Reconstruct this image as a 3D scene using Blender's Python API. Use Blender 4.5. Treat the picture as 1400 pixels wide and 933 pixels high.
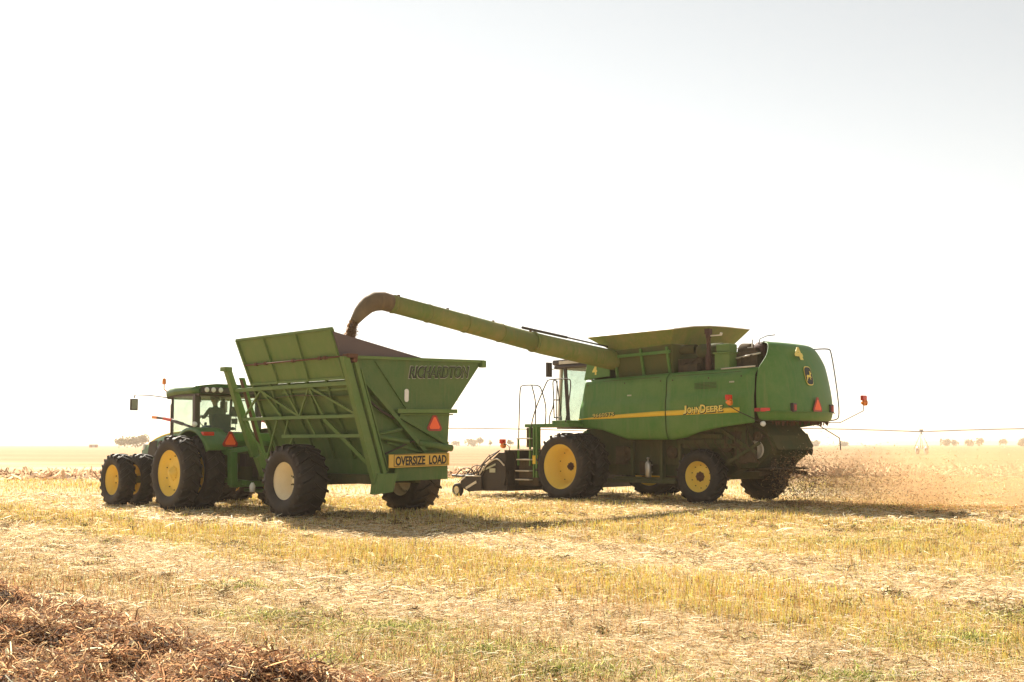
import bpy, bmesh, math, random
import numpy as np
from mathutils import Vector, Matrix, noise
random.seed(7)
R = math.radians
for o in list(bpy.data.objects):
    bpy.data.objects.remove(o)
scene = bpy.context.scene
COL = scene.collection

# ---------------------------------------------------------------- camera
EYE = 1.55
cam_d = bpy.data.cameras.new('camera')
cam = bpy.data.objects.new('camera', cam_d)
COL.objects.link(cam)
cam.location = (0, 0, EYE)
cam.rotation_euler = (R(90 + 5.196), 0, 0)
cam_d.sensor_width = 36
cam_d.lens = 40.01
cam_d.clip_start = 0.1
cam_d.clip_end = 12000
scene.camera = cam

# ---------------------------------------------------------------- sky and sun
SUN_EL, SUN_AZ = 37.0, -24.5          # elevation, angle from +Y towards +X (negative: left of the view)
world = bpy.data.worlds.new('World')
scene.world = world
world.use_nodes = True
wn = world.node_tree
bg = wn.nodes['Background']
sky = wn.nodes.new('ShaderNodeTexSky')
sky.sky_type = 'NISHITA'
sky.sun_disc = False
sky.sun_elevation = R(SUN_EL)
sky.sun_rotation = R(SUN_AZ)
sky.altitude = 800
sky.air_density = 1.0
sky.dust_density = 0.2
sky.ozone_density = 1.0
hs = wn.nodes.new('ShaderNodeHueSaturation')
hs.inputs['Saturation'].default_value = 0.24
wn.links.new(sky.outputs[0], hs.inputs['Color'])
tint = wn.nodes.new('ShaderNodeMix'); tint.data_type = 'RGBA'; tint.blend_type = 'MULTIPLY'; tint.inputs[0].default_value = 1.0; tint.inputs[7].default_value = (0.985, 1.0, 0.955, 1)
wn.links.new(hs.outputs[0], tint.inputs[6])
wn.links.new(tint.outputs[2], bg.inputs['Color'])
bg.inputs['Strength'].default_value = 0.057

sd = bpy.data.lights.new('sun', 'SUN')
sd.energy = 5.0
sd.angle = R(0.6)
sd.color = (1.0, 0.92, 0.78)
sun = bpy.data.objects.new('sun', sd)
COL.objects.link(sun)
sdir = Vector((math.sin(R(SUN_AZ)) * math.cos(R(SUN_EL)), math.cos(R(SUN_AZ)) * math.cos(R(SUN_EL)), math.sin(R(SUN_EL))))
sun.rotation_euler = sdir.to_track_quat('Z', 'Y').to_euler()

scene.view_settings.view_transform = 'Standard'
scene.view_settings.look = 'None'
scene.view_settings.exposure = 1.36
scene.view_settings.gamma = 1.0
scene.view_settings.use_curve_mapping = False
scene.render.engine = 'CYCLES'
scene.cycles.max_bounces = 8
scene.cycles.transparent_max_bounces = 12
scene.cycles.volume_bounces = 1
scene.cycles.volume_step_rate = 3.0

# ---------------------------------------------------------------- materials
def nodes_of(name):
    m = bpy.data.materials.new(name)
    m.use_nodes = True
    nt = m.node_tree
    return m, nt, nt.nodes['Principled BSDF']

def add_noise(nt, scale, detail=4, rough=0.6, coord='Object', dist=0.0):
    tc = nt.nodes.new('ShaderNodeTexCoord')
    n = nt.nodes.new('ShaderNodeTexNoise')
    n.inputs['Scale'].default_value = scale
    n.inputs['Detail'].default_value = detail
    n.inputs['Roughness'].default_value = rough
    n.inputs['Distortion'].default_value = dist
    nt.links.new(tc.outputs[coord], n.inputs['Vector'])
    return n

def ramp(nt, src, stops):
    r = nt.nodes.new('ShaderNodeValToRGB')
    e = r.color_ramp.elements
    while len(e) > 1:
        e.remove(e[-1])
    e[0].position = stops[0][0]
    e[0].color = (*stops[0][1], 1) if len(stops[0][1]) == 3 else stops[0][1]
    for p, c in stops[1:]:
        k = e.new(p)
        k.color = (*c, 1)
    nt.links.new(src, r.inputs['Fac'])
    return r

def mixc(nt, fac, a, b, mode='MIX'):
    m = nt.nodes.new('ShaderNodeMix')
    m.data_type = 'RGBA'
    m.blend_type = mode
    for sock, v in ((m.inputs[0], fac), (m.inputs[6], a), (m.inputs[7], b)):
        if hasattr(v, 'is_output'):
            nt.links.new(v, sock)
        elif isinstance(v, (int, float)):
            sock.default_value = v
        else:
            sock.default_value = (*v, 1)
    return m.outputs[2]

def bump(nt, bsdf, src, strength=0.2, dist=0.01):
    b = nt.nodes.new('ShaderNodeBump')
    b.inputs['Strength'].default_value = strength
    b.inputs['Distance'].default_value = dist
    nt.links.new(src, b.inputs['Height'])
    nt.links.new(b.outputs[0], bsdf.inputs['Normal'])

def paint(name, col, dust=(0.34, 0.25, 0.13), amount=0.45, rough=0.38, rust=None, bumpy=0.06, streak=True):
    """painted sheet metal under field dust, with optional rust blotches"""
    m, nt, b = nodes_of(name)
    n1 = add_noise(nt, 1.6, 8, 0.65)
    n2 = add_noise(nt, 34, 4, 0.7)
    mul = nt.nodes.new('ShaderNodeMath'); mul.operation = 'MULTIPLY'
    r1 = ramp(nt, n1.outputs[0], [(0.36, (0, 0, 0)), (0.72, (1, 1, 1))])
    r2 = ramp(nt, n2.outputs[0], [(0.30, (0.45,) * 3), (0.7, (1, 1, 1))])
    nt.links.new(r1.outputs[0], mul.inputs[0]); nt.links.new(r2.outputs[0], mul.inputs[1])
    sc = nt.nodes.new('ShaderNodeMath'); sc.operation = 'MULTIPLY_ADD'
    st_ = nt.nodes.new('ShaderNodeTexNoise'); st_.inputs['Scale'].default_value = 5.0; st_.inputs['Detail'].default_value = 6; st_.inputs['Roughness'].default_value = 0.7
    mp_ = nt.nodes.new('ShaderNodeMapping'); mp_.inputs['Scale'].default_value = (1.6, 1.6, 0.16); tc_ = nt.nodes.new('ShaderNodeTexCoord')
    nt.links.new(tc_.outputs['Object'], mp_.inputs['Vector']); nt.links.new(mp_.outputs[0], st_.inputs['Vector'])
    rs_ = ramp(nt, st_.outputs[0], [(0.42, (0, 0, 0)), (0.70, (0.75,) * 3)])
    mx_ = nt.nodes.new('ShaderNodeMath'); mx_.operation = 'MAXIMUM'
    nt.links.new(mul.outputs[0], mx_.inputs[0]); nt.links.new(rs_.outputs[0], mx_.inputs[1]); mul = mx_
    nt.links.new(mul.outputs[0], sc.inputs[0]); sc.inputs[1].default_value = amount; sc.inputs[2].default_value = amount * 0.22
    shade = mixc(nt, n1.outputs[0], tuple(c * 0.8 for c in col), tuple(min(1, c * 1.18) for c in col))
    c = mixc(nt, sc.outputs[0], shade, dust)
    if rust:
        n3 = add_noise(nt, 5.5, 10, 0.75, dist=0.4)
        r3 = ramp(nt, n3.outputs[0], [(rust, (0, 0, 0)), (rust + 0.05, (1, 1, 1))])
        c = mixc(nt, r3.outputs[0], c, (0.13, 0.05, 0.022))
    nt.links.new(c, b.inputs['Base Color'])
    rr = nt.nodes.new('ShaderNodeMath'); rr.operation = 'MULTIPLY_ADD'
    nt.links.new(sc.outputs[0], rr.inputs[0]); rr.inputs[1].default_value = 0.9; rr.inputs[2].default_value = rough
    nt.links.new(rr.outputs[0], b.inputs['Roughness']); b.inputs['Specular IOR Level'].default_value = 0.32
    nb = add_noise(nt, 2.2, 3)
    bump(nt, b, nb.outputs[0], bumpy, 0.08)
    return m

def plain(name, col, rough=0.6, metal=0.0, var=0.25, scale=9, emit=None):
    m, nt, b = nodes_of(name)
    n = add_noise(nt, scale, 6, 0.65)
    c = mixc(nt, n.outputs[0], tuple(x * (1 - var) for x in col), tuple(min(1, x * (1 + var)) for x in col))
    nt.links.new(c, b.inputs['Base Color'])
    b.inputs['Roughness'].default_value = rough
    b.inputs['Metallic'].default_value = metal
    bump(nt, b, n.outputs[0], 0.12, 0.01)
    return m

M = {}
M['green'] = paint('tractor_green_paint', (0.032, 0.140, 0.020), amount=0.22, rough=0.30)
M['combine_green'] = paint('combine_green_paint', (0.045, 0.180, 0.020), dust=(0.34, 0.28, 0.14), amount=0.28, rough=0.33)
M['cart_green'] = paint('weathered_green_paint', (0.044, 0.135, 0.026), amount=0.30, rough=0.48, rust=0.655, bumpy=0.30)
M['cart_frame'] = paint('frame_green_paint', (0.076, 0.190, 0.034), amount=0.36, rough=0.45, rust=0.68)
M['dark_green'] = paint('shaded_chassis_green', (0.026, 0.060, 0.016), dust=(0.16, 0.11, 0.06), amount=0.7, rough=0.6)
M['tank_shade'] = paint('shaded_tank_green', (0.050, 0.085, 0.016), dust=(0.17, 0.12, 0.05), amount=0.6, rough=0.5)  # tank green darkened: the shade under the flared extension is in the colour
M['machinery'] = paint('dusty_machinery', (0.030, 0.026, 0.018), dust=(0.15, 0.10, 0.055), amount=0.8, rough=0.7)
M['auger_green'] = paint('auger_green_paint', (0.080, 0.180, 0.018), dust=(0.36, 0.24, 0.11), amount=0.70, rough=0.42, rust=0.70)
M['yellow_rim'] = paint('yellow_rim_paint', (0.90, 0.60, 0.07), dust=(0.60, 0.42, 0.20), amount=0.40, rough=0.4)
M['cream_rim'] = paint('cream_rim_paint', (0.88, 0.76, 0.52), dust=(0.56, 0.40, 0.22), amount=0.36, rough=0.5)
M['black'] = paint('black_paint', (0.018, 0.016, 0.014), dust=(0.16, 0.11, 0.07), amount=0.42, rough=0.4)
M['header_black'] = paint('header_black_paint', (0.012, 0.010, 0.009), dust=(0.12, 0.075, 0.045), amount=0.38, rough=0.4)
M['steel'] = plain('worn_steel', (0.42, 0.38, 0.33), 0.38, 0.8)
M['pale_edge'] = plain('pale_trim', (0.62, 0.55, 0.44), 0.45)  # one pale tone for lips, trims, rails and steps
M['rusty'] = plain('rusty_steel', (0.13, 0.055, 0.028), 0.8, 0.1, 0.45)
M['spout_brown'] = paint('dusty_brown_boot', (0.085, 0.062, 0.035), dust=(0.30, 0.19, 0.10), amount=0.7, rough=0.5)
M['exhaust'] = plain('burnt_exhaust', (0.075, 0.035, 0.026), 0.75, 0.3, 0.4)
M['stripe'] = paint('stripe_yellow', (0.80, 0.52, 0.035), amount=0.14, rough=0.4)
M['letter_yellow'] = plain('letter_yellow', (0.78, 0.62, 0.14), 0.5, var=0.15)
M['letter_black'] = plain('letter_black', (0.012, 0.011, 0.010), 0.55)
M['letter_dark'] = plain('letter_faded_dark', (0.055, 0.050, 0.030), 0.6)
M['letter_pale'] = plain('letter_faded_pale', (0.42, 0.42, 0.30), 0.6, var=0.3)
M['sign_yellow'] = plain('oversize_sign_yellow', (0.72, 0.44, 0.07), 0.55, var=0.2, scale=5)
M['orange'] = plain('fluorescent_orange', (0.95, 0.13, 0.025), 0.45, var=0.08)
M['dark_red'] = plain('reflective_red_border', (0.33, 0.025, 0.012), 0.35, var=0.1)
M['lamp_red'] = plain('red_lens', (0.62, 0.035, 0.012), 0.2, var=0.1)
M['lamp_amber'] = plain('amber_lens', (0.90, 0.26, 0.03), 0.2, var=0.1)
M['lamp_clear'] = plain('clear_lens', (0.80, 0.78, 0.72), 0.15, var=0.06)
M['white'] = plain('white_plate', (0.80, 0.78, 0.72), 0.5, var=0.06)
M['dark_plastic'] = plain('dark_brown_plastic', (0.055, 0.036, 0.030), 0.45, var=0.2)
M['mauve'] = plain('dusty_rubber_belting', (0.105, 0.072, 0.070), 0.65, var=0.18, scale=3)
M['seat_cloth'] = plain('seat_cloth', (0.05, 0.05, 0.045), 0.9)
M['shirt'] = plain('olive_work_shirt', (0.09, 0.10, 0.06), 0.9)
M['skin'] = plain('skin', (0.42, 0.24, 0.16), 0.55, var=0.08)
M['denim'] = plain('denim', (0.05, 0.065, 0.10), 0.9)
M['grain'] = plain('bean_grain', (0.30, 0.20, 0.10), 0.8, var=0.35, scale=60)
M['deer_yellow'] = plain('emblem_yellow', (0.85, 0.66, 0.12), 0.5, var=0.05)
M['emblem_black'] = plain('emblem_black', (0.015, 0.02, 0.012), 0.5, var=0.05)
M['galvanised'] = plain('galvanised_pipe', (0.36, 0.36, 0.36), 0.5, 0.5, 0.1)
M['red_shed'] = plain('faded_red_boards', (0.30, 0.09, 0.06), 0.8)
M['shed_roof'] = plain('shed_roof_tin', (0.35, 0.34, 0.33), 0.6)
M['bark'] = plain('bark', (0.13, 0.09, 0.06), 0.9)

def rubber():
    m, nt, b = nodes_of('dusty_tyre_rubber')
    n1 = add_noise(nt, 3.5, 7, 0.7)
    n2 = add_noise(nt, 40, 4, 0.6)
    r = ramp(nt, n1.outputs[0], [(0.35, (0.022, 0.016, 0.012)), (0.55, (0.042, 0.029, 0.021)), (0.75, (0.095, 0.062, 0.042))])
    c = mixc(nt, n2.outputs[0], r.outputs[0], (0.020, 0.016, 0.014))
    nt.links.new(c, b.inputs['Base Color'])
    b.inputs['Roughness'].default_value = 0.66
    b.inputs['Specular IOR Level'].default_value = 0.35
    bump(nt, b, n2.outputs[0], 0.25, 0.01)
    return m
M['rubber'] = rubber()

def glass(name, tint=(0.90, 0.96, 0.92), alpha=0.14):
    """thin dusty cab glazing: mostly clear with a little reflection and dust"""
    m, nt, b = nodes_of(name)
    tr = nt.nodes.new('ShaderNodeBsdfTransparent'); tr.inputs[0].default_value = (*tint, 1)
    b.inputs['Base Color'].default_value = (0.42, 0.42, 0.36, 1)
    b.inputs['Roughness'].default_value = 0.12
    n = add_noise(nt, 2.5, 6)
    r = ramp(nt, n.outputs[0], [(0.3, (alpha * 0.5,) * 3), (0.75, (alpha * 1.4,) * 3)])
    mx = nt.nodes.new('ShaderNodeMixShader')
    nt.links.new(r.outputs[0], mx.inputs[0])
    nt.links.new(tr.outputs[0], mx.inputs[1]); nt.links.new(b.outputs[0], mx.inputs[2])
    nt.links.new(mx.outputs[0], nt.nodes['Material Output'].inputs[0])
    return m
M['glass'] = glass('cab_glass')

def plant_mat(name, trans=0.45, rough=0.75):
    """stalks and leaves: colour per stalk from the mesh, light passes partly through"""
    m, nt, b = nodes_of(name)
    a = nt.nodes.new('ShaderNodeVertexColor'); a.layer_name = 'Col'
    n = add_noise(nt, 7, 3)
    c = mixc(nt, 0.35, a.outputs[0], n.outputs[0], 'OVERLAY')
    nt.links.new(a.outputs[0], b.inputs['Base Color'])
    b.inputs['Roughness'].default_value = rough
    b.inputs['Specular IOR Level'].default_value = 0.15
    t = nt.nodes.new('ShaderNodeBsdfTranslucent')
    nt.links.new(a.outputs[0], t.inputs[0])
    mx = nt.nodes.new('ShaderNodeMixShader'); mx.inputs[0].default_value = trans
    nt.links.new(b.outputs[0], mx.inputs[1]); nt.links.new(t.outputs[0], mx.inputs[2])
    nt.links.new(mx.outputs[0], nt.nodes['Material Output'].inputs[0])
    return m
M['plant'] = plant_mat('dry_stalks', 0.6)
M['leaf'] = plant_mat('foliage', 0.3)

# ---------------------------------------------------------------- mesh helpers
class MB:
    def __init__(s): s.bm = bmesh.new(); s.mi = 0
    def face(s, vs):
        try:
            f = s.bm.faces.new(vs); f.material_index = s.mi; return f
        except ValueError:
            return None
    def box(s, c, d, rot=None):
        m = Matrix.Translation(c)
        if rot is not None: m = m @ rot.to_4x4()
        v = [s.bm.verts.new(m @ Vector((x * d[0] / 2, y * d[1] / 2, z * d[2] / 2))) for x in (-1, 1) for y in (-1, 1) for z in (-1, 1)]
        for q in ((0, 1, 3, 2), (4, 6, 7, 5), (0, 4, 5, 1), (2, 3, 7, 6), (0, 2, 6, 4), (1, 5, 7, 3)):
            s.face([v[i] for i in q])
        return s
    def beam(s, a, b, w, h=None, up=(0, 0, 1)):
        a, b = Vector(a), Vector(b)
        h = h or w
        x = (b - a); L = x.length; x.normalize()
        up = Vector(up)
        y = up.cross(x)
        if y.length < 1e-3: y = Vector((0, 1, 0)).cross(x)
        y.normalize(); z = x.cross(y)
        s.box((a + b) / 2, (L, w, h), Matrix((x, y, z)).transposed())
        return s
    def tube(s, pts, r, n=8, caps=True):
        pts = [Vector(p) for p in pts]
        rs = r if isinstance(r, (list, tuple)) else [r] * len(pts)
        rings = []; prev = None
        for i, p in enumerate(pts):
            t = ((pts[min(i + 1, len(pts) - 1)] - p).normalized() + (p - pts[max(i - 1, 0)]).normalized())
            if t.length < 1e-6: t = Vector((0, 0, 1))
            t.normalize()
            if prev is None:
                a = t.orthogonal().normalized()
            else:
                a = (prev - t * prev.dot(t))
                a = a.normalized() if a.length > 1e-6 else t.orthogonal().normalized()
            prev = a; b = t.cross(a)
            rings.append([s.bm.verts.new(p + (a * math.cos(2 * math.pi * k / n) + b * math.sin(2 * math.pi * k / n)) * rs[i]) for k in range(n)])
        for i in range(len(rings) - 1):
            for k in range(n):
                f = s.face([rings[i][k], rings[i][(k + 1) % n], rings[i + 1][(k + 1) % n], rings[i + 1][k]])
                if f: f.smooth = n > 5
        if caps:
            s.face(rings[0][::-1]); s.face(rings[-1])
        return s
    def lathe(s, prof, c=(0, 0, 0), axis='Y', n=40, smooth=True, close=False):
        c = Vector(c); rings = []
        for (r, y) in prof:
            ring = []
            for k in range(n):
                a = 2 * math.pi * k / n
                p = {'Y': (r * math.cos(a), y, r * math.sin(a)), 'Z': (r * math.cos(a), r * math.sin(a), y), 'X': (y, r * math.cos(a), r * math.sin(a))}[axis]
                ring.append(s.bm.verts.new(c + Vector(p)))
            rings.append(ring)
        m = len(rings)
        for i in range(m if close else m - 1):
            for k in range(n):
                f = s.face([rings[i][k], rings[i][(k + 1) % n], rings[(i + 1) % m][(k + 1) % n], rings[(i + 1) % m][k]])
                if f: f.smooth = smooth
        return s
    def slab(s, pts, off):
        """polygon of 3-D points thickened by the vector off"""
        off = Vector(off)
        a = [s.bm.verts.new(Vector(p)) for p in pts]
        b = [s.bm.verts.new(Vector(p) + off) for p in pts]
        s.face(a[::-1]); s.face(b)
        for i in range(len(a)):
            j = (i + 1) % len(a)
            s.face([a[i], a[j], b[j], b[i]])
        return s
    def grid(s, rows, smooth=True, wrap=False):
        vs = [[s.bm.verts.new(Vector(p)) for p in row] for row in rows]
        for i in range(len(vs) - 1):
            m = len(vs[i])
            for k in range(m if wrap else m - 1):
                f = s.face([vs[i][k], vs[i][(k + 1) % m], vs[i + 1][(k + 1) % m], vs[i + 1][k]])
                if f: f.smooth = smooth
        return s
    def build(s, name, mats, parent=None, bevel=0, solid=0, label=None):
        bmesh.ops.recalc_face_normals(s.bm, faces=s.bm.faces)
        me = bpy.data.meshes.new(name)
        s.bm.to_mesh(me); s.bm.free()
        for m in (mats if isinstance(mats, (list, tuple)) else [mats]):
            me.materials.append(M[m] if isinstance(m, str) else m)
        o = bpy.data.objects.new(name, me)
        COL.objects.link(o)
        if parent: o.parent = parent
        if solid:
            md = o.modifiers.new('solid', 'SOLIDIFY'); md.thickness = solid; md.offset = 0
        if bevel:
            md = o.modifiers.new('bevel', 'BEVEL'); md.width = bevel; md.segments = 2; md.limit_method = 'ANGLE'; md.angle_limit = R(40)
        if label: o['label'] = label
        return o

def thing(name, label, cat, loc=(0, 0, 0), rz=0, group=None):
    o = bpy.data.objects.new(name, None)
    COL.objects.link(o)
    o.location = loc; o.rotation_euler = (0, 0, rz)
    o.empty_display_size = 0.3
    o['label'] = label; o['category'] = cat
    if group: o['group'] = group
    return o

def tag(o, label=None, cat=None, group=None, kind=None):
    if label: o['label'] = label
    if cat: o['category'] = cat
    if group: o['group'] = group
    if kind: o['kind'] = kind
    return o

def text_mesh(name, body, mat, parent, pos, xdir, updir, height, width=None, shear=0.0, depth=0.006, offset=0.0, bold=0.0, spacing=1.0):
    """raised lettering: the font outline turned into a mesh and laid on a surface"""
    cu = bpy.data.curves.new(name, 'FONT')
    cu.body = body; cu.size = 1.0; cu.shear = shear; cu.extrude = 0.5; cu.offset = bold; cu.space_character = spacing
    cu.resolution_u = 3
    t = bpy.data.objects.new(name + '_tmp', cu); COL.objects.link(t)
    dg = bpy.context.evaluated_depsgraph_get(); dg.update()
    me = bpy.data.meshes.new_from_object(t.evaluated_get(dg))
    bpy.data.objects.remove(t); bpy.data.curves.remove(cu)
    n = len(me.vertices); co = np.empty(n * 3); me.vertices.foreach_get('co', co); co = co.reshape(-1, 3)
    lo, hi = co.min(0), co.max(0)
    sy = height / (hi[1] - lo[1]); sx = (width / (hi[0] - lo[0])) if width else sy
    x = Vector(xdir).normalized(); u = Vector(updir).normalized(); nn = x.cross(u)
    co[:, 0] = (co[:, 0] - (lo[0] + hi[0]) / 2) * sx; co[:, 1] = (co[:, 1] - (lo[1] + hi[1]) / 2) * sy
    co[:, 2] = co[:, 2] * depth + offset
    P = np.array(pos)[None, :] + co[:, :1] * np.array(x) + co[:, 1:2] * np.array(u) + co[:, 2:] * np.array(nn)
    me.vertices.foreach_set('co', P.ravel()); me.update()
    me.name = name; me.materials.clear(); me.materials.append(M[mat])
    o = bpy.data.objects.new(name, me); COL.objects.link(o); o.parent = parent
    return o

def quads_object(name, V, F, C, mat):
    """one big mesh from numpy arrays: vertices, quads, colour per vertex"""
    me = bpy.data.meshes.new(name)
    nv, nf = len(V), len(F)
    me.vertices.add(nv); me.vertices.foreach_set('co', V.astype(np.float32).ravel())
    me.loops.add(nf * 4); me.loops.foreach_set('vertex_index', F.astype(np.int32).ravel())
    me.polygons.add(nf); me.polygons.foreach_set('loop_start', np.arange(0, nf * 4, 4, dtype=np.int32))
    me.polygons.foreach_set('loop_total', np.full(nf, 4, dtype=np.int32))
    at = me.color_attributes.new('Col', 'FLOAT_COLOR', 'POINT')
    c4 = np.ones((nv, 4), np.float32); c4[:, :3] = C
    at.data.foreach_set('color', c4.ravel())
    me.update(calc_edges=True); me.validate()
    me.materials.append(mat)
    o = bpy.data.objects.new(name, me); COL.objects.link(o)
    return o

# ---------------------------------------------------------------- the field
H = R(44)
hv = Vector((-math.sin(H), math.cos(H), 0))        # direction all machines travel in
SX, SY = 0.7193, 0.6947                             # across the rows
rng = np.random.default_rng(11)

def ground_material():
    m, nt, b = nodes_of('stubble_field_soil')
    geo = nt.nodes.new('ShaderNodeNewGeometry')
    dot = nt.nodes.new('ShaderNodeVectorMath'); dot.operation = 'DOT_PRODUCT'
    nt.links.new(geo.outputs['Position'], dot.inputs[0]); dot.inputs[1].default_value = (SX, SY, 0)
    nw = nt.nodes.new('ShaderNodeTexNoise'); nw.inputs['Scale'].default_value = 0.35; nw.inputs['Detail'].default_value = 5
    nt.links.new(geo.outputs['Position'], nw.inputs['Vector'])
    a1 = nt.nodes.new('ShaderNodeMath'); a1.operation = 'MULTIPLY_ADD'
    nt.links.new(nw.outputs[0], a1.inputs[0]); a1.inputs[1].default_value = 3.0; a1.inputs[2].default_value = -1.5
    a2 = nt.nodes.new('ShaderNodeMath'); a2.operation = 'ADD'
    nt.links.new(dot.outputs['Value'], a2.inputs[0]); nt.links.new(a1.outputs[0], a2.inputs[1])
    a3 = nt.nodes.new('ShaderNodeMath'); a3.operation = 'DIVIDE'
    nt.links.new(a2.outputs[0], a3.inputs[0]); a3.inputs[1].default_value = 60
    W = (0.84, 0.70, 0.49); Y = (0.78, 0.58, 0.32); P = (0.72, 0.55, 0.31); B = (0.28, 0.17, 0.09)
    st = [(0, B), (0.070, B), (0.085, P), (0.10, P), (0.115, W), (0.135, W), (0.15, Y), (0.175, Y), (0.19, W), (0.22, W),
          (0.24, Y), (0.26, P), (0.27, Y), (0.335, Y), (0.37, W), (0.45, Y), (0.55, W), (0.62, P), (0.70, (0.60, 0.42, 0.26)), (1.0, (0.54, 0.35, 0.20))]
    bands = ramp(nt, a3.outputs[0], st)
    fine = nt.nodes.new('ShaderNodeTexNoise'); fine.inputs['Scale'].default_value = 9; fine.inputs['Detail'].default_value = 9; fine.inputs['Roughness'].default_value = 0.75
    nt.links.new(geo.outputs['Position'], fine.inputs['Vector'])
    fr = ramp(nt, fine.outputs[0], [(0.40, (0.20, 0.15, 0.09)), (0.48, (0.80, 0.77, 0.68)), (0.68, (1, 1, 1))])
    big = nt.nodes.new('ShaderNodeTexNoise'); big.inputs['Scale'].default_value = 0.06; big.inputs['Detail'].default_value = 6
    mp = nt.nodes.new('ShaderNodeMapping'); mp.inputs['Scale'].default_value = (0.25, 1.6, 1)
    nt.links.new(geo.outputs['Position'], mp.inputs['Vector']); nt.links.new(mp.outputs[0], big.inputs['Vector'])
    br = ramp(nt, big.outputs[0], [(0.35, (0.80, 0.70, 0.58)), (0.6, (1, 1, 1))])
    c = mixc(nt, 1.0, bands.outputs[0], fr.outputs[0], 'MULTIPLY')
    c = mixc(nt, 1.0, c, br.outputs[0], 'MULTIPLY')
    nt.links.new(c, b.inputs['Base Color'])
    b.inputs['Roughness'].default_value = 0.95
    b.inputs['Specular IOR Level'].default_value = 0.1
    bump(nt, b, fine.outputs[0], 0.9, 0.05)
    return m
M['field'] = ground_material()

g = MB()
def axis_samples(a, b, fine0, fine1, step):
    s = list(np.arange(fine0, fine1 + 0.01, step))
    out = [a, a / 2, a / 5] if a < 0 else [a]
    return [v for v in out if v < fine0] + s + [v for v in (80, 200, 600, 1500, 4200) if v > fine1 and v <= b]
xs = [-4200, -1500, -500, -150, -60] + list(np.arange(-30, 30.1, 0.5)) + [60, 150, 500, 1500, 4200]
ys = [-60, -10, 0, 4] + list(np.arange(5, 45.1, 0.5)) + [60, 100, 200, 500, 1200, 2500, 4300]
def gz(x, y):
    if abs(x) < 30 and 5 < y < 45:
        return 0.018 * noise.noise(Vector((x * 0.5, y * 0.5, 3.3)))
    return 0.0
g.grid([[(x, y, gz(x, y)) for x in xs] for y in ys])
ground = g.build('ground', 'field')
tag(ground, kind='structure')

def scatter(n, d0, d1, k=0.56):
    """n points spread evenly over the wedge of ground in front of the camera"""
    d = np.sqrt(rng.uniform(d0 * d0, d1 * d1, n))
    x = rng.uniform(-1, 1, n) * (d * k + 0.8)
    return x, d

def wob(x, y):
    return (0.55 * np.sin(x * 0.55 + 0.7 * y) + 0.45 * np.sin(x * 1.3 - 0.45 * y + 1.7) + 0.3 * np.sin(2.6 * x + 1.9 * y)) * 0.55

KS = np.array([0, 4.4, 4.7, 6.0, 6.6, 8.0, 8.7, 10.6, 11.2, 13.4, 14.2, 15.2, 15.8, 20.4, 21.4, 27, 29, 36, 60])
KD = np.array([0, 0.0, 0.8, 0.8, 0.36, 0.30, 1.0, 1.0, 0.22, 0.22, .6, .5, 1.0, 1.0, 0.35, 0.4, 0.7, 0.5, 0.5])

def prisms(x, y, z0, h, w, yaw, lx, ly, col, sides=3):
    n = len(x)
    V = np.empty((n, sides * 2, 3)); C = np.empty((n, sides * 2, 3))
    for k in range(sides):
        a = yaw + 2 * math.pi * k / sides
        V[:, k, 0] = x + np.cos(a) * w; V[:, k, 1] = y + np.sin(a) * w; V[:, k, 2] = z0
        V[:, sides + k, 0] = x + lx + np.cos(a) * w * 0.7; V[:, sides + k, 1] = y + ly + np.sin(a) * w * 0.7; V[:, sides + k, 2] = z0 + h
        C[:, k] = col * 0.92; C[:, sides + k] = col
    base = (np.arange(n) * sides * 2)[:, None]
    F = np.concatenate([base + np.array([[k, (k + 1) % sides, sides + (k + 1) % sides, sides + k]]) for k in range(sides)], 0)
    return V.reshape(-1, 3), F, C.reshape(-1, 3)

def join(parts):
    V, F, C = [], [], []; o = 0
    for v, f, c in parts:
        V.append(v); F.append(f + o); C.append(c); o += len(v)
    return np.concatenate(V), np.concatenate(F), np.concatenate(C)

def palette(n, cols, wts, jit=0.18):
    cols = np.array(cols); i = rng.choice(len(cols), n, p=np.array(wts) / sum(wts))
    return np.clip(cols[i] * (1 + rng.normal(0, jit, (n, 1))), 0.01, 0.9)

YEL = [(0.90, 0.73, 0.24), (0.90, 0.70, 0.30), (0.76, 0.48, 0.24), (0.90, 0.77, 0.48), (0.80, 0.66, 0.22), (0.30, 0.18, 0.09)]
PNK = [(0.86, 0.68, 0.44), (0.82, 0.60, 0.36), (0.64, 0.40, 0.24), (0.88, 0.76, 0.52), (0.68, 0.64, 0.26), (0.22, 0.13, 0.07)]
parts = []
for (n, d0, d1, wd) in ((42000, 5.5, 11, 0.0021), (85000, 11, 20, 0.0028), (95000, 20, 34, 0.0045), (50000, 34, 62, 0.009)):
    x, y = scatter(n, d0, d1)
    s = x * SX + y * SY + wob(x, y)
    # drilled rows run along the travel direction
    keep = rng.uniform(0, 1, n) < np.interp(s, KS, KD)
    x, y, s = x[keep], y[keep], s[keep]
    s0 = x * SX + y * SY
    rowp = 0.19
    snap = (np.round(s0 / rowp) * rowp - s0) * 0.72
    x = x + snap * SX; y = y + snap * SY
    n = len(x)
    h = rng.uniform(0.06, 0.15, n) * (0.8 + 0.35 * np.sin(x * 0.9) * np.sin(y * 0.7))
    pink = (s < 8.2) | (rng.uniform(0, 1, n) < 0.2)
    col = np.where(pink[:, None], palette(n, PNK, (5, 4, 2, 4, 1.2, 1.2)), palette(n, YEL, (7, 4, 1.2, 5, 2, 0.8)))
    parts.append(prisms(x, y, np.full(n, -0.01), h, wd * rng.uniform(0.7, 1.3, n), rng.uniform(0, 6.28, n), rng.normal(0, 0.022, n), rng.normal(0, 0.022, n), col))
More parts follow.
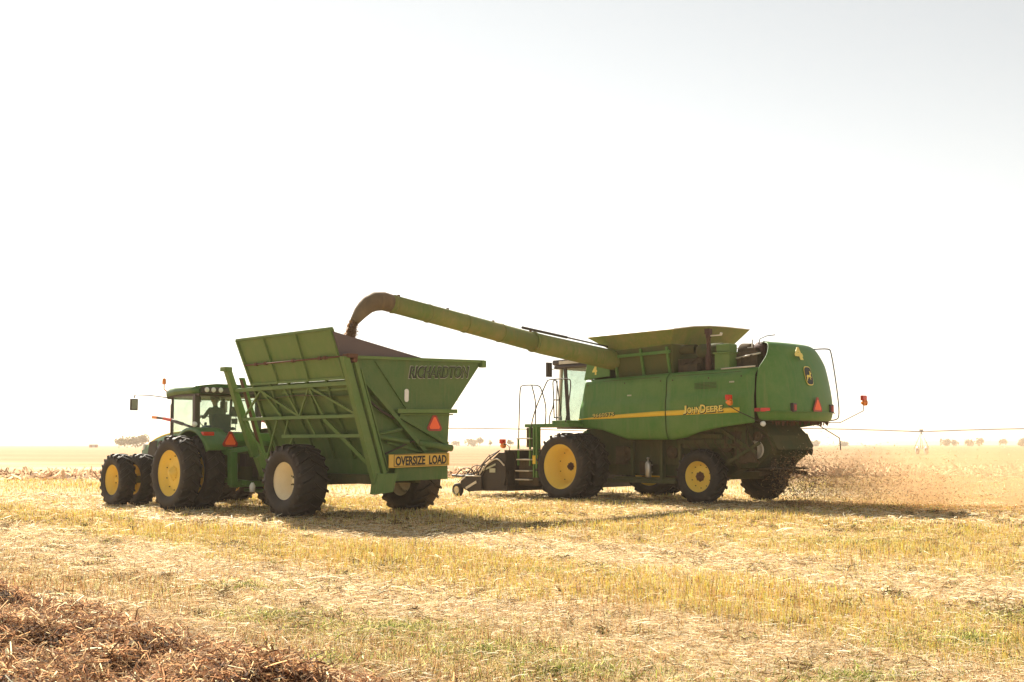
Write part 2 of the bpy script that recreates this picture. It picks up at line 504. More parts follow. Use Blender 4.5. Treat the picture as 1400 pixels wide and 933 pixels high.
tag(quads_object('stubble', *join(parts), M['plant']), 'upright cut stubble stalks in yellow and tan rows across the field', 'stubble', kind='stuff')

def strips(x, y, z, L, w, yaw, pitch, col, sag=0.0):
    """lying straws: each one a bent strip of two quads"""
    n = len(x)
    dx, dy, dz = np.cos(yaw) * np.cos(pitch), np.sin(yaw) * np.cos(pitch), np.sin(pitch)
    px, py = -np.sin(yaw), np.cos(yaw)
    tilt = rng.uniform(-0.9, 0.9, n)
    V = np.empty((n, 6, 3)); C = np.repeat(col[:, None, :], 6, 1)
    bend = rng.normal(0, 0.10, n) * L
    for k, t in enumerate((-0.5, 0.0, 0.5)):
        off = bend * (1 - 4 * t * t)
        for j, sgn in enumerate((-1, 1)):
            V[:, 2 * k + j, 0] = x + dx * L * t + px * (w * sgn * np.cos(tilt) + off)
            V[:, 2 * k + j, 1] = y + dy * L * t + py * (w * sgn * np.cos(tilt) + off)
            V[:, 2 * k + j, 2] = z + dz * L * t + w * sgn * np.sin(tilt) + (np.abs(bend) * 0.5 * (1 - 4 * t * t))
    b = (np.arange(n) * 6)[:, None]
    F = np.concatenate([b + np.array([[0, 1, 3, 2]]), b + np.array([[2, 3, 5, 4]])], 0)
    return V.reshape(-1, 3), F, C.reshape(-1, 3)

STR = [(0.82, 0.64, 0.40), (0.72, 0.52, 0.29), (0.60, 0.40, 0.20), (0.40, 0.25, 0.13), (0.90, 0.82, 0.62), (0.14, 0.085, 0.045)]
parts = []
for (n, d0, d1, wd, ll) in ((120000, 5.5, 11, 0.0021, 0.085), (130000, 11, 20, 0.0030, 0.11), (60000, 20, 36, 0.0062, 0.17)):
    x, y = scatter(n, d0, d1)
    s = x * SX + y * SY + wob(x, y)
    keep = (rng.uniform(0, 1, n) < 1.15 - 0.75 * np.interp(s, KS, KD)) & (s > 4.3)
    x, y = x[keep], y[keep]; n = len(x)
    clump = 0.5 + 0.5 * np.sin(x * 3.1 + 2 * np.sin(y * 1.3)) * np.sin(y * 3.7 + 1.4 * np.sin(x * 2.1))
    z = 0.004 + rng.uniform(0, 1, n) ** 1.5 * (0.015 + 0.085 * clump)
    parts.append(strips(x, y, z, ll * rng.uniform(0.4, 1.9, n), wd * rng.uniform(0.6, 1.4, n), rng.uniform(0, 6.28, n), rng.normal(0, 0.22, n), palette(n, STR, (6, 4, 2.5, 2.4, 5, 2.6), 0.12)))
cx_, cy_ = scatter(420, 6, 26)
ok = (cx_ * SX + cy_ * SY) > 4.6
cx_, cy_ = cx_[ok], cy_[ok]
k_ = 46
x = np.repeat(cx_, k_) + rng.normal(0, .07, len(cx_) * k_) * np.repeat(rng.uniform(.5, 2.2, len(cx_)), k_); y = np.repeat(cy_, k_) + rng.normal(0, .05, len(cx_) * k_) * np.repeat(rng.uniform(.5, 1.8, len(cx_)), k_)
n = len(x)
parts.append(strips(x, y, rng.uniform(.01, .07, n), rng.uniform(.03, .13, n), np.full(n, .0028) * (1 + y / 16), rng.uniform(0, 6.28, n), rng.normal(0, .45, n), palette(n, [(0.20, 0.13, 0.06), (0.12, 0.08, 0.04), (0.34, 0.24, 0.11), (0.26, 0.26, 0.08), (0.7, 0.55, 0.3)], (3, 3, 3, 1.5, 1.5))))
tag(quads_object('straw_litter', *join(parts), M['plant']), 'pale chopped straw lying loose between the stubble rows', 'straw', kind='stuff')

# green regrowth and weeds in patches
parts = []
patches = [(-1.0, 9.6, 1.0, 1600), (-2.1, 10.4, 0.6, 700), (0.3, 7.9, 1.0, 1100), (-0.2, 8.6, 0.8, 900), (3.6, 9.1, 1.0, 1500), (4.1, 8.2, 0.6, 800), (2.3, 7.6, 0.7, 700), (4.6, 10.3, 0.9, 700),
           (-1.4, 8.2, 0.5, 500), (5.4, 18.0, 2.2, 1100), (-2.9, 12.5, 0.8, 400), (6.2, 13.6, 1.5, 500), (1.1, 7.1, 0.5, 500), (9.0, 28.2, 1.7, 1700), (0.5, 14, 2.5, 500), (7, 21, 3, 600), (-6, 19, 3, 500)]
for (cx, cy, rr, n) in patches:
    n = int(n * 1.5); rr *= 1.3
    a = rng.uniform(0, 6.28, n); q = rr * np.abs(rng.normal(0, 0.55, n))
    x = cx + q * np.cos(a); y = cy + q * np.sin(a) * 0.7
    ln = rng.uniform(0.03, 0.11, n)
    wd = 0.0018 * (0.6 + cy / 12)
    parts.append(strips(x, y, ln * 0.35, ln, wd * rng.uniform(0.7, 1.5, n), rng.uniform(0, 6.28, n), rng.uniform(0.2, 1.3, n), palette(n, [(0.28, 0.32, 0.07), (0.40, 0.41, 0.12), (0.13, 0.16, 0.04), (0.62, 0.54, 0.22)], (3, 3, 3, 3))))
tag(quads_object('green_regrowth', *join(parts), M['plant']), 'low green weeds sprouting in patches through the straw', 'weeds', kind='stuff')

# dark vine windrow in the near left corner
def windrow(name, label, c0, dirv, length, width, height, nst, wd, sl, base_res=0.15, cols=None, seed=1):
    c0 = Vector(c0); d = Vector(dirv).normalized(); p = Vector((-d.y, d.x, 0))
    def hz(a, b):
        t = max(0.0, 1 - (abs(b) / (width / 2)) ** 2.2)
        nz = noise.fractal(Vector((a * 1.3, b * 1.6, seed)), 1.0, 2.0, 4)
        return max(0.0, height * (t ** 0.8) * (0.80 + 0.42 * nz)) - 0.02
    nu, nv = int(length / base_res), max(6, int(width * 1.2 / base_res))
    rows = []
    for i in range(nu + 1):
        a = length * i / nu
        edge = 0.10 * width * noise.noise(Vector((a * 0.6, seed, 1.0)))
        rows.append([c0 + d * a + p * (width * 1.2 * (k / nv - 0.5) + edge) + Vector((0, 0, hz(a, width * 1.2 * (k / nv - 0.5)))) for k in range(nv + 1)])
    verts = np.array([tuple(v) for r in rows for v in r]); m = nv + 1
    F = np.array([[i * m + k, i * m + k + 1, (i + 1) * m + k + 1, (i + 1) * m + k] for i in range(nu) for k in range(nv)])
    C = np.tile(np.array([[0.16, 0.085, 0.045]]), (len(verts), 1))
    a = rng.uniform(0, length, nst); b = rng.normal(0, 0.31, nst) * width
    b = np.clip(b, -width * 0.8, width * 0.8)
    z = np.array([max(0.0, hz(float(i), float(j))) for i, j in zip(a, b)]) + rng.uniform(-0.01, 0.07, nst) * min(1.0, height / 0.3)
    edge = np.array([0.10 * width * noise.noise(Vector((float(i) * 0.6, seed, 1.0))) for i in a])
    b = b + edge
    x = c0.x + d.x * a + p.x * b; y = c0.y + d.y * a + p.y * b
    cols = cols or [(0.46, 0.245, 0.13), (0.60, 0.36, 0.18), (0.17, 0.085, 0.048), (0.78, 0.54, 0.30), (0.90, 0.72, 0.46)]
    st = strips(x, y, z, sl * rng.uniform(0.35, 1.8, nst), wd * rng.uniform(0.6, 1.7, nst), rng.uniform(0, 6.28, nst), rng.normal(0, 0.5, nst), palette(nst, cols, (5, 4, 4, 2.2, 1.3)[:len(cols)], 0.25))
    return tag(quads_object(name, *join([(verts, F, C), st]), M['plant']), label, 'windrow', kind='stuff')

windrow('vine_windrow', 'reddish brown heap of dried bean vines in the near left corner', (2.05, 2.35, 0), (-0.700, 0.714, 0), 17, 2.40, 0.40, 105000, 0.0029, 0.085, seed=4)
windrow('far_windrow', 'reddish brown row of cut vines lying far behind the tractor', (-60, 55, 0), (1, -0.03, 0), 46, 5.5, 0.12, 8000, 0.035, 0.6, 0.8, seed=9, cols=[(0.64, 0.42, 0.25), (0.72, 0.50, 0.30), (0.42, 0.25, 0.15), (0.78, 0.60, 0.38)])
windrow('middle_windrow', 'reddish brown row of cut vines seen past the black pickup header', (-16, 56, 0), (1, 0.02, 0), 46, 5.0, 0.16, 8000, 0.035, 0.6, 0.8, seed=12, cols=[(0.64, 0.42, 0.25), (0.72, 0.50, 0.30), (0.42, 0.25, 0.15), (0.78, 0.60, 0.38)])
windrow('back_windrow', 'brown row of cut vines lying beyond the flying chaff', (8, 64, 0), (1, 0.04, 0), 62, 5.0, 0.18, 9000, 0.035, 0.6, 0.8, seed=15, cols=[(0.64, 0.42, 0.25), (0.72, 0.50, 0.30), (0.42, 0.25, 0.15), (0.78, 0.60, 0.38)])

# low far hills
hb = MB()
rows = []
for j, (yy, zz) in enumerate(((3500, 0), (3700, 14), (4000, 22), (4250, 10))):
    rows.append([(x, yy, -1 + zz * (0.55 + 0.45 * noise.noise(Vector((x / 900, j * 0.4, 2))))) for x in range(-4100, 4101, 150)])
hb.grid(rows)
M['hill'] = plain('dry_hill', (0.30, 0.26, 0.18), 0.9, var=0.2, scale=0.01)
tag(hb.build('distant_hills', 'hill'), kind='structure')

# ---------------------------------------------------------------- far trees, shed, irrigation line
def far_tree(x, d, h, w, label, n=230):
    t = thing('broadleaf_tree', label, 'tree', (x, d, 0), random.uniform(0, 6), 'trees along the far horizon')
    tk = MB()
    tk.tube([(0, 0, -0.1), (0.05, 0, h * 0.3), (0, 0.1, h * 0.6)], [h * 0.035, h * 0.025, h * 0.01], 6)
    for k in range(4):
        a = k * 1.7
        tk.tube([(0, 0, h * (0.25 + 0.08 * k)), (math.cos(a) * w * 0.25, math.sin(a) * w * 0.25, h * (0.5 + 0.08 * k))], [h * 0.015, h * 0.006], 5)
    tk.build('trunk', 'bark', t)
    lobes = [(random.uniform(-.3, .3) * w, random.uniform(-.3, .3) * w, h * random.uniform(0.4, 0.8), random.uniform(.18, .32) * w) for _ in range(7)]
    P = []
    for i in range(n):
        l = lobes[i % 7]
        v = Vector((random.gauss(0, 1), random.gauss(0, 1), random.gauss(0, .8))).normalized() * l[3] * random.uniform(.6, 1.1)
        P.append((l[0] + v.x, l[1] + v.y, max(h * .15, l[2] + v.z)))
    P = np.array(P)
    c = palette(n, [(0.12, 0.12, 0.06), (0.17, 0.16, 0.08), (0.22, 0.18, 0.10)], (3, 3, 2))  # leaf tones lightened and warmed, distance haze put into the colour
    s = strips(P[:, 0], P[:, 1], P[:, 2], np.full(n, w * 0.16), np.full(n, w * 0.06), rng.uniform(0, 6.28, n), rng.uniform(-1.2, 1.2, n), c)
    cr = quads_object('crown', *s, M['leaf']); cr.parent = t
    return t
F0 = 1556.0
tree_list = [
    (1290, 900, 6.0, 9, 'broad rounded tree on the right horizon beside the pivot tower'), (1302, 905, 5.4, 7, 'small tree just right of the broad rounded one'),
    (1322, 910, 4.4, 9, 'low bushy tree between two taller clumps, right horizon'), (1336, 900, 6.2, 8, 'tall tree in the middle clump of the right horizon'),
    (1368, 890, 5.6, 7, 'lone rounded tree near the right edge of the photo'), (1397, 880, 4.4, 12, 'tree cut off by the right edge of the photo'),
    (1112, 950, 4.2, 9, 'tree just right of the combine straw hood on the horizon'), (1152, 950, 3.6, 8, 'small faint tree halfway between combine and pivot tower'),
    (656, 800, 6.8, 7, 'tallest tree between grain cart and combine lamp'), (645, 830, 4.6, 9, 'low tree left of the tallest one, between cart and header'),
    (623, 840, 4.2, 6, 'little tree just right of the grain cart on the horizon'), (670, 700, 5.0, 3, 'thin upright tree just left of the red warning lamp'), (698, 520, 4.0, 3.4, 'round bushy tree right of the red warning lamp'),
    (165, 520, 4.6, 4, 'leftmost tree of the grove ahead of the tractor'), (176, 500, 5.0, 6, 'second tree of the grove ahead of the tractor hood'),
    (188, 500, 5.0, 6, 'third tree of the grove ahead of the tractor hood'), (200, 490, 5.4, 6, 'tree rising directly behind the tractor hood')]
for (px, d, h, w, lb) in tree_list:
    far_tree((px - 700) / F0 * d, d, h, w, lb)

sh = thing('shed', 'small faded red farm shed far off left of the tractor', 'shed', (-216, 590, 0), 0.3)
sh.scale = (.6, .6, .6)
b = MB(); b.box((0, 0, 1.3), (7, 5, 2.6)); b.slab([(-3.5, -2.5, 2.6), (-3.5, 2.5, 2.6), (-3.5, 0, 4.0)], (7, 0, 0)); b.build('wall', 'red_shed', sh)
b = MB(); b.beam((0, -1.45, 3.33), (0, -1.46, 3.33), 7.6, .1); b.slab([(-3.8, -2.8, 2.5), (-3.8, 0, 4.1), (-3.8, 0, 4.22), (-3.8, -2.9, 2.6)], (7.6, 0, 0)); b.slab([(-3.8, 2.8, 2.5), (-3.8, 0, 4.1), (-3.8, 0, 4.22), (-3.8, 2.9, 2.6)], (7.6, 0, 0)); b.build('roof', 'shed_roof', sh)
b = MB(); b.box((0, -2.53, 1.0), (2.2, .06, 2.0)); b.build('door', 'shed_roof', sh)

pv = thing('irrigation_pivot', 'long thin irrigation pipeline on wheeled towers across the far field', 'irrigation pipe', (0, 180, 0))
towers = [-35.5, 14.5, 64.5, 114.5]
pp = MB()
for a, bb in zip(towers[:-1], towers[1:]):
    pts = [(a + (bb - a) * t, 0, 3.55 + 0.55 * 4 * t * (1 - t)) for t in np.linspace(0, 1, 17)]
    pp.tube(pts, 0.085, 6)
pp.build('pipe', 'galvanised', pv)
for a, bb in zip(towers[:-1], towers[1:]):
    tr = MB()
    for k in range(1, 8):
        t = k / 8; z = 3.55 + 2.2 * t * (1 - t)
        tr.tube([(a + (bb - a) * t, 0, z), (a + (bb - a) * t, 0.4, z - 0.55)], 0.012, 4)
    tr.tube([(a + (bb - a) * t, 0.4, 3.1 + 2.2 * t * (1 - t)) for t in np.linspace(.1, .9, 9)], 0.014, 4)
    tr.build('truss_rod', 'galvanised', pv)
for a in towers:
    t = MB()
    for s in (-1, 1):
        t.tube([(a, 0, 3.5), (a + 0.5, s * 1.9, 0.9)], 0.05, 6); t.tube([(a, 0, 3.5), (a - 0.5, s * 1.9, 0.9)], 0.05, 6)
        t.lathe([(0.3, -0.12), (0.62, -0.13), (0.66, 0), (0.62, 0.13), (0.3, 0.12)], (a, s * 1.9, 0.62), 'X', 16)
    t.beam((a, -2.0, 0.95), (a, 2.0, 0.95), 0.14)
    t.box((a, 0, 3.75), (0.5, 0.4, 0.35))
    t.build('tower', 'galvanised', pv)

# ---------------------------------------------------------------- wheels
def wheel(parent, u, v_out, rad, width, rim_r, side=1, rim='yellow_rim', lugs=22, dish=0.10, hub=True, tread=0.045, lug_w=0.05, depth=None, hub_k=1.0):
    """one agricultural wheel; its outer face lies at v = v_out; side = +1 faces +Y"""
    c = Vector((u, v_out - side * width / 2, rad))
    hw = width / 2
    rimw = hw * 0.80
    w = MB()
    s = side
    dp = depth if depth is not None else dish * 1.7
    prof = [(rim_r * 1.03, s * rimw), (rim_r * 1.035, s * (rimw - 0.015)), (rim_r * 0.96, s * (rimw - 0.03)), (rim_r * 0.93, s * (rimw - 0.09)), (rim_r * 0.84, s * (rimw - 0.12)),
            (rim_r * 0.825, s * (rimw - max(.14, dp * .5))), (rim_r * 0.79, s * (rimw - max(.15, dp * .5 + .01))), (rim_r * 0.775, s * (rimw - max(.17, dp))), (rim_r * 0.70, s * (rimw - dp - .05)), (rim_r * 0.42, s * (rimw - dp - .01)), (rim_r * 0.34, s * (rimw - dp)), (rim_r * 0.0001, s * (rimw - dp))]
    w.lathe(prof, c, 'Y', 44)
    prof2 = [(rim_r * 1.03, s * rimw), (rim_r * 1.05, s * (rimw - 0.01)), (rim_r * 0.95, s * (rimw - 0.06)), (rim_r * 0.92, 0), (rim_r * 0.95, -s * (rimw - 0.06)), (rim_r * 1.03, -s * rimw), (rim_r * 0.95, -s * (rimw - 0.05)), (rim_r * 0.88, -s * (rimw - 0.15)), (rim_r * 0.85, -s * (rimw - .15))]
    w.lathe(prof2, c, 'Y', 44)
    wo = w.build('wheel', rim, parent)
    t = MB()
    r0 = rad - tread
    pr = [(rim_r * 1.0, hw * 0.80), (rim_r * 1.06, hw * 0.86), (rim_r + (r0 - rim_r) * 0.35, hw * 1.0), (rim_r + (r0 - rim_r) * 0.62, hw * 1.02), (r0 * 0.955, hw * 0.94), (r0 * 0.985, hw * 0.82), (r0, hw * 0.4), (r0 * 1.003, 0)]
    pr = pr + [(r, -y) for r, y in pr[::-1][1:]]
    t.lathe(pr, c, 'Y', 64)
    for sd in (1, -1):
        for k in range(lugs):
            a0 = 2 * math.pi * (k + (0.5 if sd < 0 else 0)) / lugs
            rows = []
            N = 6
            for i in range(N + 1):
                q = i / N
                y = sd * (-0.03 + (hw * 1.0 + 0.03) * q)
                a = a0 + 0.62 * (q ** 0.85) * 0.44 / rad * (0.5 + hw)
                rb = r0 * (1.0 if q < 0.7 else 1.0 - 0.06 * ((q - 0.7) / 0.3) ** 1.5) - 0.012
                rt = rad * (1.0 if q < 0.75 else 1.0 - 0.028 * ((q - 0.75) / 0.25))
                hwid = lug_w * (0.42 + 0.22 * q) / rad
                ring = []
                for (rr, da) in ((rb, -hwid * 1.25), (rt, -hwid * 0.8), (rt, hwid * 0.8), (rb, hwid * 1.25)):
                    ring.append(c + Vector(((rr) * math.cos(a + da), y, rr * math.sin(a + da))))
                rows.append(ring)
            # run down onto the shoulder
            a = a0 + 0.66 * 0.44 / rad * (0.5 + hw)
            rr0 = rim_r + (r0 - rim_r) * 0.72
            rows.append([c + Vector((rr * math.cos(a + da), sd * yy, rr * math.sin(a + da))) for (rr, yy, da) in ((rr0, hw * 0.99, -lug_w * .4 / rad), (rr0, hw * 1.035, -lug_w * .3 / rad), (rr0, hw * 1.035, lug_w * .3 / rad), (rr0, hw * 0.99, lug_w * .4 / rad))])
            t.grid(rows, smooth=False, wrap=True)
            t.face([t.bm.verts[-1]]) if False else None
    t.build('tyre', 'rubber', wo)
    if hub:
        h = MB()
        yb = s * (rimw - dp)
        h.lathe([(rim_r * 0.30 * hub_k, 0), (rim_r * 0.27 * hub_k, s * 0.05), (rim_r * 0.16 * hub_k, s * 0.07), (rim_r * 0.14 * hub_k, s * 0.12), (0.0001, s * 0.13)], c + Vector((0, yb, 0)), 'Y', 20)
        for k in range(8):
            a = 2 * math.pi * k / 8
            h.lathe([(0.022, 0), (0.022, s * 0.03), (0.0001, s * 0.032)], c + Vector((rim_r * 0.285 * hub_k * math.cos(a), yb, rim_r * 0.285 * hub_k * math.sin(a))), 'Y', 6, smooth=False)
        for k in range(10):
            a = 2 * math.pi * (k + .5) / 10
            wb = MB(); wb.lathe([(0.014, 0), (0.014, s * 0.022), (0.0001, s * 0.024)], c + Vector((rim_r * 0.735 * math.cos(a), s * (rimw - dp - .03), rim_r * 0.735 * math.sin(a))), 'Y', 6, smooth=False); wb.build('wheel_bolt', 'machinery', wo)
        h.build('hub', hub if isinstance(hub, str) else 'machinery', wo)
    return wo

def copy_part(src, parent, dv=(0, 0, 0)):
    c = src.copy(); COL.objects.link(c); c.parent = parent
    c.location = Vector(src.location) + Vector(dv)
    for ch in src.children:
        d = ch.copy(); COL.objects.link(d); d.parent = c
    return c

def triangle_sign(parent, c, size, name='slow_vehicle_triangle'):
    """slow-moving-vehicle emblem on a rear face, truncated corners, dark red border"""
    x, y, z = c; s = size
    b = MB()
    def tri(k, off):
        pts = []
        for a in (90, 210, 330):
            for da in (-9, 9):
                rr = s * k
                pts.append((off, -rr * math.cos(R(a + da)) + y, z + rr * math.sin(R(a + da))))
        return pts
    b.slab(tri(1.0, x), (-0.012, 0, 0)); o = b.build(name, 'dark_red', parent)
    b = MB(); b.slab(tri(0.70, x - 0.013), (-0.006, 0, 0)); b.build('orange_centre', 'orange', o)
    return o

def warn_lamp(parent, path, top, r=0.012, lit=('lamp_red', 'lamp_amber')):
    a = MB(); a.tube(path, r, 6); ao = a.build('lamp_arm', 'black', parent)
    x, y, z = top
    b = MB(); b.box((x, y, z + 0.07), (0.09, 0.20, 0.13)); b.build('red_lamp', lit[0], ao, bevel=0.015)
    b = MB(); b.lathe([(0.03, -0.09), (0.075, -0.05), (0.075, 0.0), (0.05, 0.0)], (x, y, z - 0.02), 'Z', 12); b.lathe([(.06, -.04), (.08, -.04), (.08, .04), (.06, .04)], (x - .03, y, z - 0.05), 'X', 12); b.build('amber_lamp', lit[1], ao)
    return ao

RZ = R(134)
# ================================================================ COMBINE
co = thing('combine_harvester', 'large green combine harvester with long unloading auger swung out over the cart', 'combine harvester', (3.092, 33.458, 0), RZ)
lw = wheel(co, 0, 2.50, 0.94, 0.50, 0.62, 1, lugs=19, depth=.46, hub='exhaust', hub_k=.55, tread=.065, lug_w=.062)
wheel(co, 0, 1.86, 0.94, 0.50, 0.62, 1, lugs=21, hub=False)
wheel(co, 0, -2.50, 0.94, 0.50, 0.62, -1, lugs=21)
wheel(co, 0, -1.86, 0.94, 0.50, 0.62, -1, lugs=21, hub=False)
wheel(co, -3.93, 1.46, 0.72, 0.46, 0.40, 1, lugs=18, depth=.12, hub='rusty')
wheel(co, -3.93, -1.86, 0.72, 0.46, 0.40, -1, rim='machinery', lugs=18, depth=.12, hub='rusty')

# chassis and everything under the panels
b = MB()
b.box((-2.2, 0, 1.75), (4.9, 1.9, 1.5)); b.box((-1.6, 0, 1.0), (2.9, 1.7, 0.6)); b.box((-4.1, 0, 1.95), (2.4, 2.3, 1.0))
b.beam((0, -1.6, 0.95), (0, 1.6, 0.95), 0.34); b.beam((-3.93, -1.45, 0.72), (-3.93, 1.05, 0.72), 0.22, 0.2)
b.beam((-4.2, 0, 0.8), (-3.9, 0, 1.5), 0.4, 0.5)
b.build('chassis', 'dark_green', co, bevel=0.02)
b = MB()   # left side works behind the open arch
for (u, z, r) in ((-4.65, 1.55, .20), (-5.15, 1.30, .24), (-5.0, 1.85, .13), (-2.9, 1.35, .17), (-1.3, 1.3, .2), (-3.2, 1.62, .13), (-5.6, 1.75, .12)):
    b = MB(); b.lathe([(0.02, 0.06), (r * .3, 0.05), (r * .35, .02), (r * .85, 0.02), (r, .05), (r, -.05), (r * .5, -.06)], (u, 1.12, z), 'Y', 24)
    b.beam((u, 0.8, z), (u, 1.2, z), 0.05); b.build('belt_pulley', 'machinery', co)
b = MB()
for (a, c, w, h) in (((-2.6, 1.18, .62), (-2.6, 1.18, 1.7), .10, .16), ((-3.15, 1.2, 1.62), (-4.9, 1.2, 1.62), .08, .10), ((-3.2, 1.18, .6), (-3.2, 1.18, 1.62), .09, .12), ((-0.9, 1.15, .62), (-3.35, 1.15, .62), .12, .10),
                     ((-4.4, 1.22, 2.0), (-5.6, 1.22, 1.35), .06, .09), ((-4.75, 1.2, 1.1), (-5.7, 1.2, 1.6), .06, .08), ((-3.5, 1.16, 1.9), (-5.4, 1.16, 1.95), .08, .12), ((-5.0, 1.1, 1.95), (-5.0, 1.1, 1.1), .07, .1),
                     ((-1.55, 1.16, .7), (-1.55, 1.16, 1.65), .08, .12), ((-4.6, 1.25, 1.75), (-3.6, 1.25, 1.78), .05, .12)):
    b.beam(a, c, w, h)
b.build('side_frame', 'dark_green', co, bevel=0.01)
b = MB()
for k, (u, z0, z1) in enumerate(((-1.1, 1.0, 1.5), (-3.35, .75, 1.3), (-4.95, 1.5, 1.9), (-5.35, 1.1, 1.5), (-1.95, .75, 1.1))):
    b = MB(); b.box((u, 1.10, (z0 + z1) / 2), (.32, .16, z1 - z0)); b.build('gearbox', 'machinery', co, bevel=.02)
for k in range(7):
    u = -3.3 - k * .33
    b = MB(); b.tube([(u, 1.15, 2.0), (u - .1, 1.22 + .02 * k, 1.6), (u - .35, 1.1, 1.3 - .04 * k)], 0.016, 6); b.build('hose', 'machinery', co)
b = MB(); b.lathe([(0.01, 0), (.075, .01), (.085, .03), (.085, .36), (.06, .42), (.025, .44), (.025, .50), (.04, .50), (.04, .54), (0.01, .55)], (-2.25, 1.36, .66), 'Z', 18)
b.box((-2.25, 1.30, .80), (.20, .03, .04)); b.box((-2.25, 1.30, 1.0), (.20, .03, .04)); b.build('fire_extinguisher', 'steel', co)
b = MB(); b.box((-1.9, 1.05, .56), (2.4, .5, .10)); b.box((-3.1, 0.6, .75), (.5, .6, .4)); b.build('belly_pan', 'dark_green', co, bevel=.02)

def side_panel(name, us, side, mat='combine_green'):
    def zb(u):
        return np.interp(-u, [-0.05, 0.45, 0.9, 1.3, 1.75, 3.3, 3.75, 4.2, 4.7, 6.0], [2.02, 2.0, 1.95, 1.83, 1.69, 1.68, 1.74, 1.87, 1.96, 2.12])
    def zt(u):
        return np.interp(-u, [-0.05, .2, 3, 6.0], [3.33, 3.34, 3.42, 3.46])
    def vv(u, z):
        f = (z - 1.65) / 1.75
        base = 1.60 + 0.035 * math.sin(min(1, max(0, f)) * math.pi)
        crease = 0.035 * max(0, 1 - abs(z - (2.70 + 0.02 * -u)) / 0.05) if z < 2.75 else 0.035 - 0.0 * z
        crease = 0.040 / (1 + math.exp((z - (2.68 + 0.03 * -u)) / 0.03))
        top = -0.10 * max(0, (f - 0.90) / 0.10) ** 2
        low = -0.10 * max(0, (0.16 - f) / 0.16) ** 1.5
        tp = -0.18 * max(0, (-u - 5.2) / 0.8) ** 2
        return side * (base + crease + top + low + tp)
    rows = []
    N = 26
    for u in us:
        z0, z1 = float(zb(u)), float(zt(u))
        lean = -0.0
        row = []
        for k in range(N + 1):
            z = z0 + (z1 - z0) * k / N
            uu = u + (-(z - 2.0) * 0.19 if u > -0.02 else 0)
            row.append((uu, vv(u, z), z))
        row.append((uu, side * (abs(row[-1][1]) - 0.16), z1 + 0.02))
        rows.append(row)
    p = MB(); p.grid(rows)
    return p.build(name, mat, co, solid=0.03), vv, zb, zt
for side in (1, -1):
    side_panel('front_side_panel', [0.03, -0.25, -0.5, -.7, -.9, -1.1, -1.3, -1.5, -1.75, -2.1, -2.5, -2.9, -3.10], side)
    side_panel('rear_side_panel', [-3.135, -3.3, -3.5, -3.75, -4.0, -4.2, -4.45, -4.7, -5.0, -5.3, -5.55, -5.80], side)
# dark band behind the seams
b = MB(); b.box((-2.9, 0, 2.7), (5.6, 2.95, 1.1)); b.build('inner_bulkhead', 'machinery', co)

# yellow stripe (thin raised decal following the panel) and lettering
b = MB()
for (u0, u1) in ((0.0, -3.10), (-3.135, -5.44)):
    rows = []
    for i in range(13):
        u = u0 + (u1 - u0) * i / 12
        zl = np.interp(-u, [0, 1.0, 2.9, 5.44], [2.245, 2.255, 2.30, 2.345]); zh = np.interp(-u, [0, 1.0, 2.9, 5.44], [2.262, 2.345, 2.43, 2.475])
        rows.append([(u, 1.60 + 0.035 * math.sin(min(1, (z - 1.65) / 1.75) * math.pi) + .04 - .18 * max(0, (-u - 5.2) / .8) ** 2 + .022, z) for z in (zl, (zl + zh) / 2, zh)])
    b.grid(rows)
b.build('yellow_stripe', 'stripe', co, solid=0.004)
SV = 1.60 + 0.035 * math.sin(.42 * math.pi) + .04 + .024
text_mesh('model_number', '9660STS', 'letter_black', co, (-0.97, SV, 2.36), (-1, 0, .055), (0, 0, 1), .115, .80, bold=0.03, depth=.006, offset=.006)
text_mesh('model_number', '9660STS', 'letter_yellow', co, (-0.96, SV + .006, 2.37), (-1, 0, .055), (0, 0, 1), .095, .78, bold=0.0, depth=.006, offset=.010)
for (uu, zz, body, hh, ww) in ((-3.765, 2.445, 'J', .215, .115), (-4.045, 2.435, 'OHN', .155, .40), (-4.345, 2.462, 'D', .215, .165), (-4.70, 2.452, 'EERE', .155, .50)):
    text_mesh('panel_letter', body, 'letter_black', co, (uu - .008, SV, zz - .008), (-1, 0, .05), (0, 0, 1), hh + .03, ww + .03, bold=.05, depth=.006, offset=.003)
    text_mesh('panel_letter', body, 'letter_yellow', co, (uu, SV, zz), (-1, 0, .05), (0, 0, 1), hh, ww, bold=.025, depth=.006, offset=.009)
b = MB()
for u in (-1.85, -5.2):
    z = 2.88 if u > -3 else 3.12
    b = MB(); b.box((u, 1.645, z), (.15, .02, .04)); b.build('panel_latch', 'letter_pale', co, bevel=.008)

for (u0, z0, u1, z1) in ((-.9, 3.30, -2.9, 3.33), (-3.35, 3.34, -5.5, 3.37)):
    b = MB(); b.beam((u0, 1.655, z0), (u1, 1.655, z1), .012, .010); b.build('panel_fold', 'dark_green', co)
for u in (-.35, -1.7, -2.95, -3.35, -4.5, -5.5):
    b = MB(); b.lathe([(.001, .012), (.018, .010), (.022, 0)], (u, 1.66, 3.20 + .01 * -u), 'Y', 8); b.build('bolt', 'machinery', co)
b = MB()
for k in range(5): b.beam((-4.05, 1.665, 2.98 + .035 * k), (-4.75, 1.665, 2.99 + .035 * k), .006, .010)
b.build('vent_louvre', 'dark_green', co)
# number plate panel ahead of the tank
b = MB(); b.slab([(-0.02, 1.42, 3.37), (-0.98, 1.42, 3.45), (-0.98, 1.42, 3.70), (-0.35, 1.42, 3.90), (-0.16, 1.42, 3.90)], (0, .05, 0)); b.build('upper_side_panel', 'combine_green', co, bevel=.015)
text_mesh('fleet_number', '4', 'letter_yellow', co, (-.44, 1.475, 3.64), (-1, 0, .05), (0, 0, 1), .27, .18, bold=.04, depth=.006)

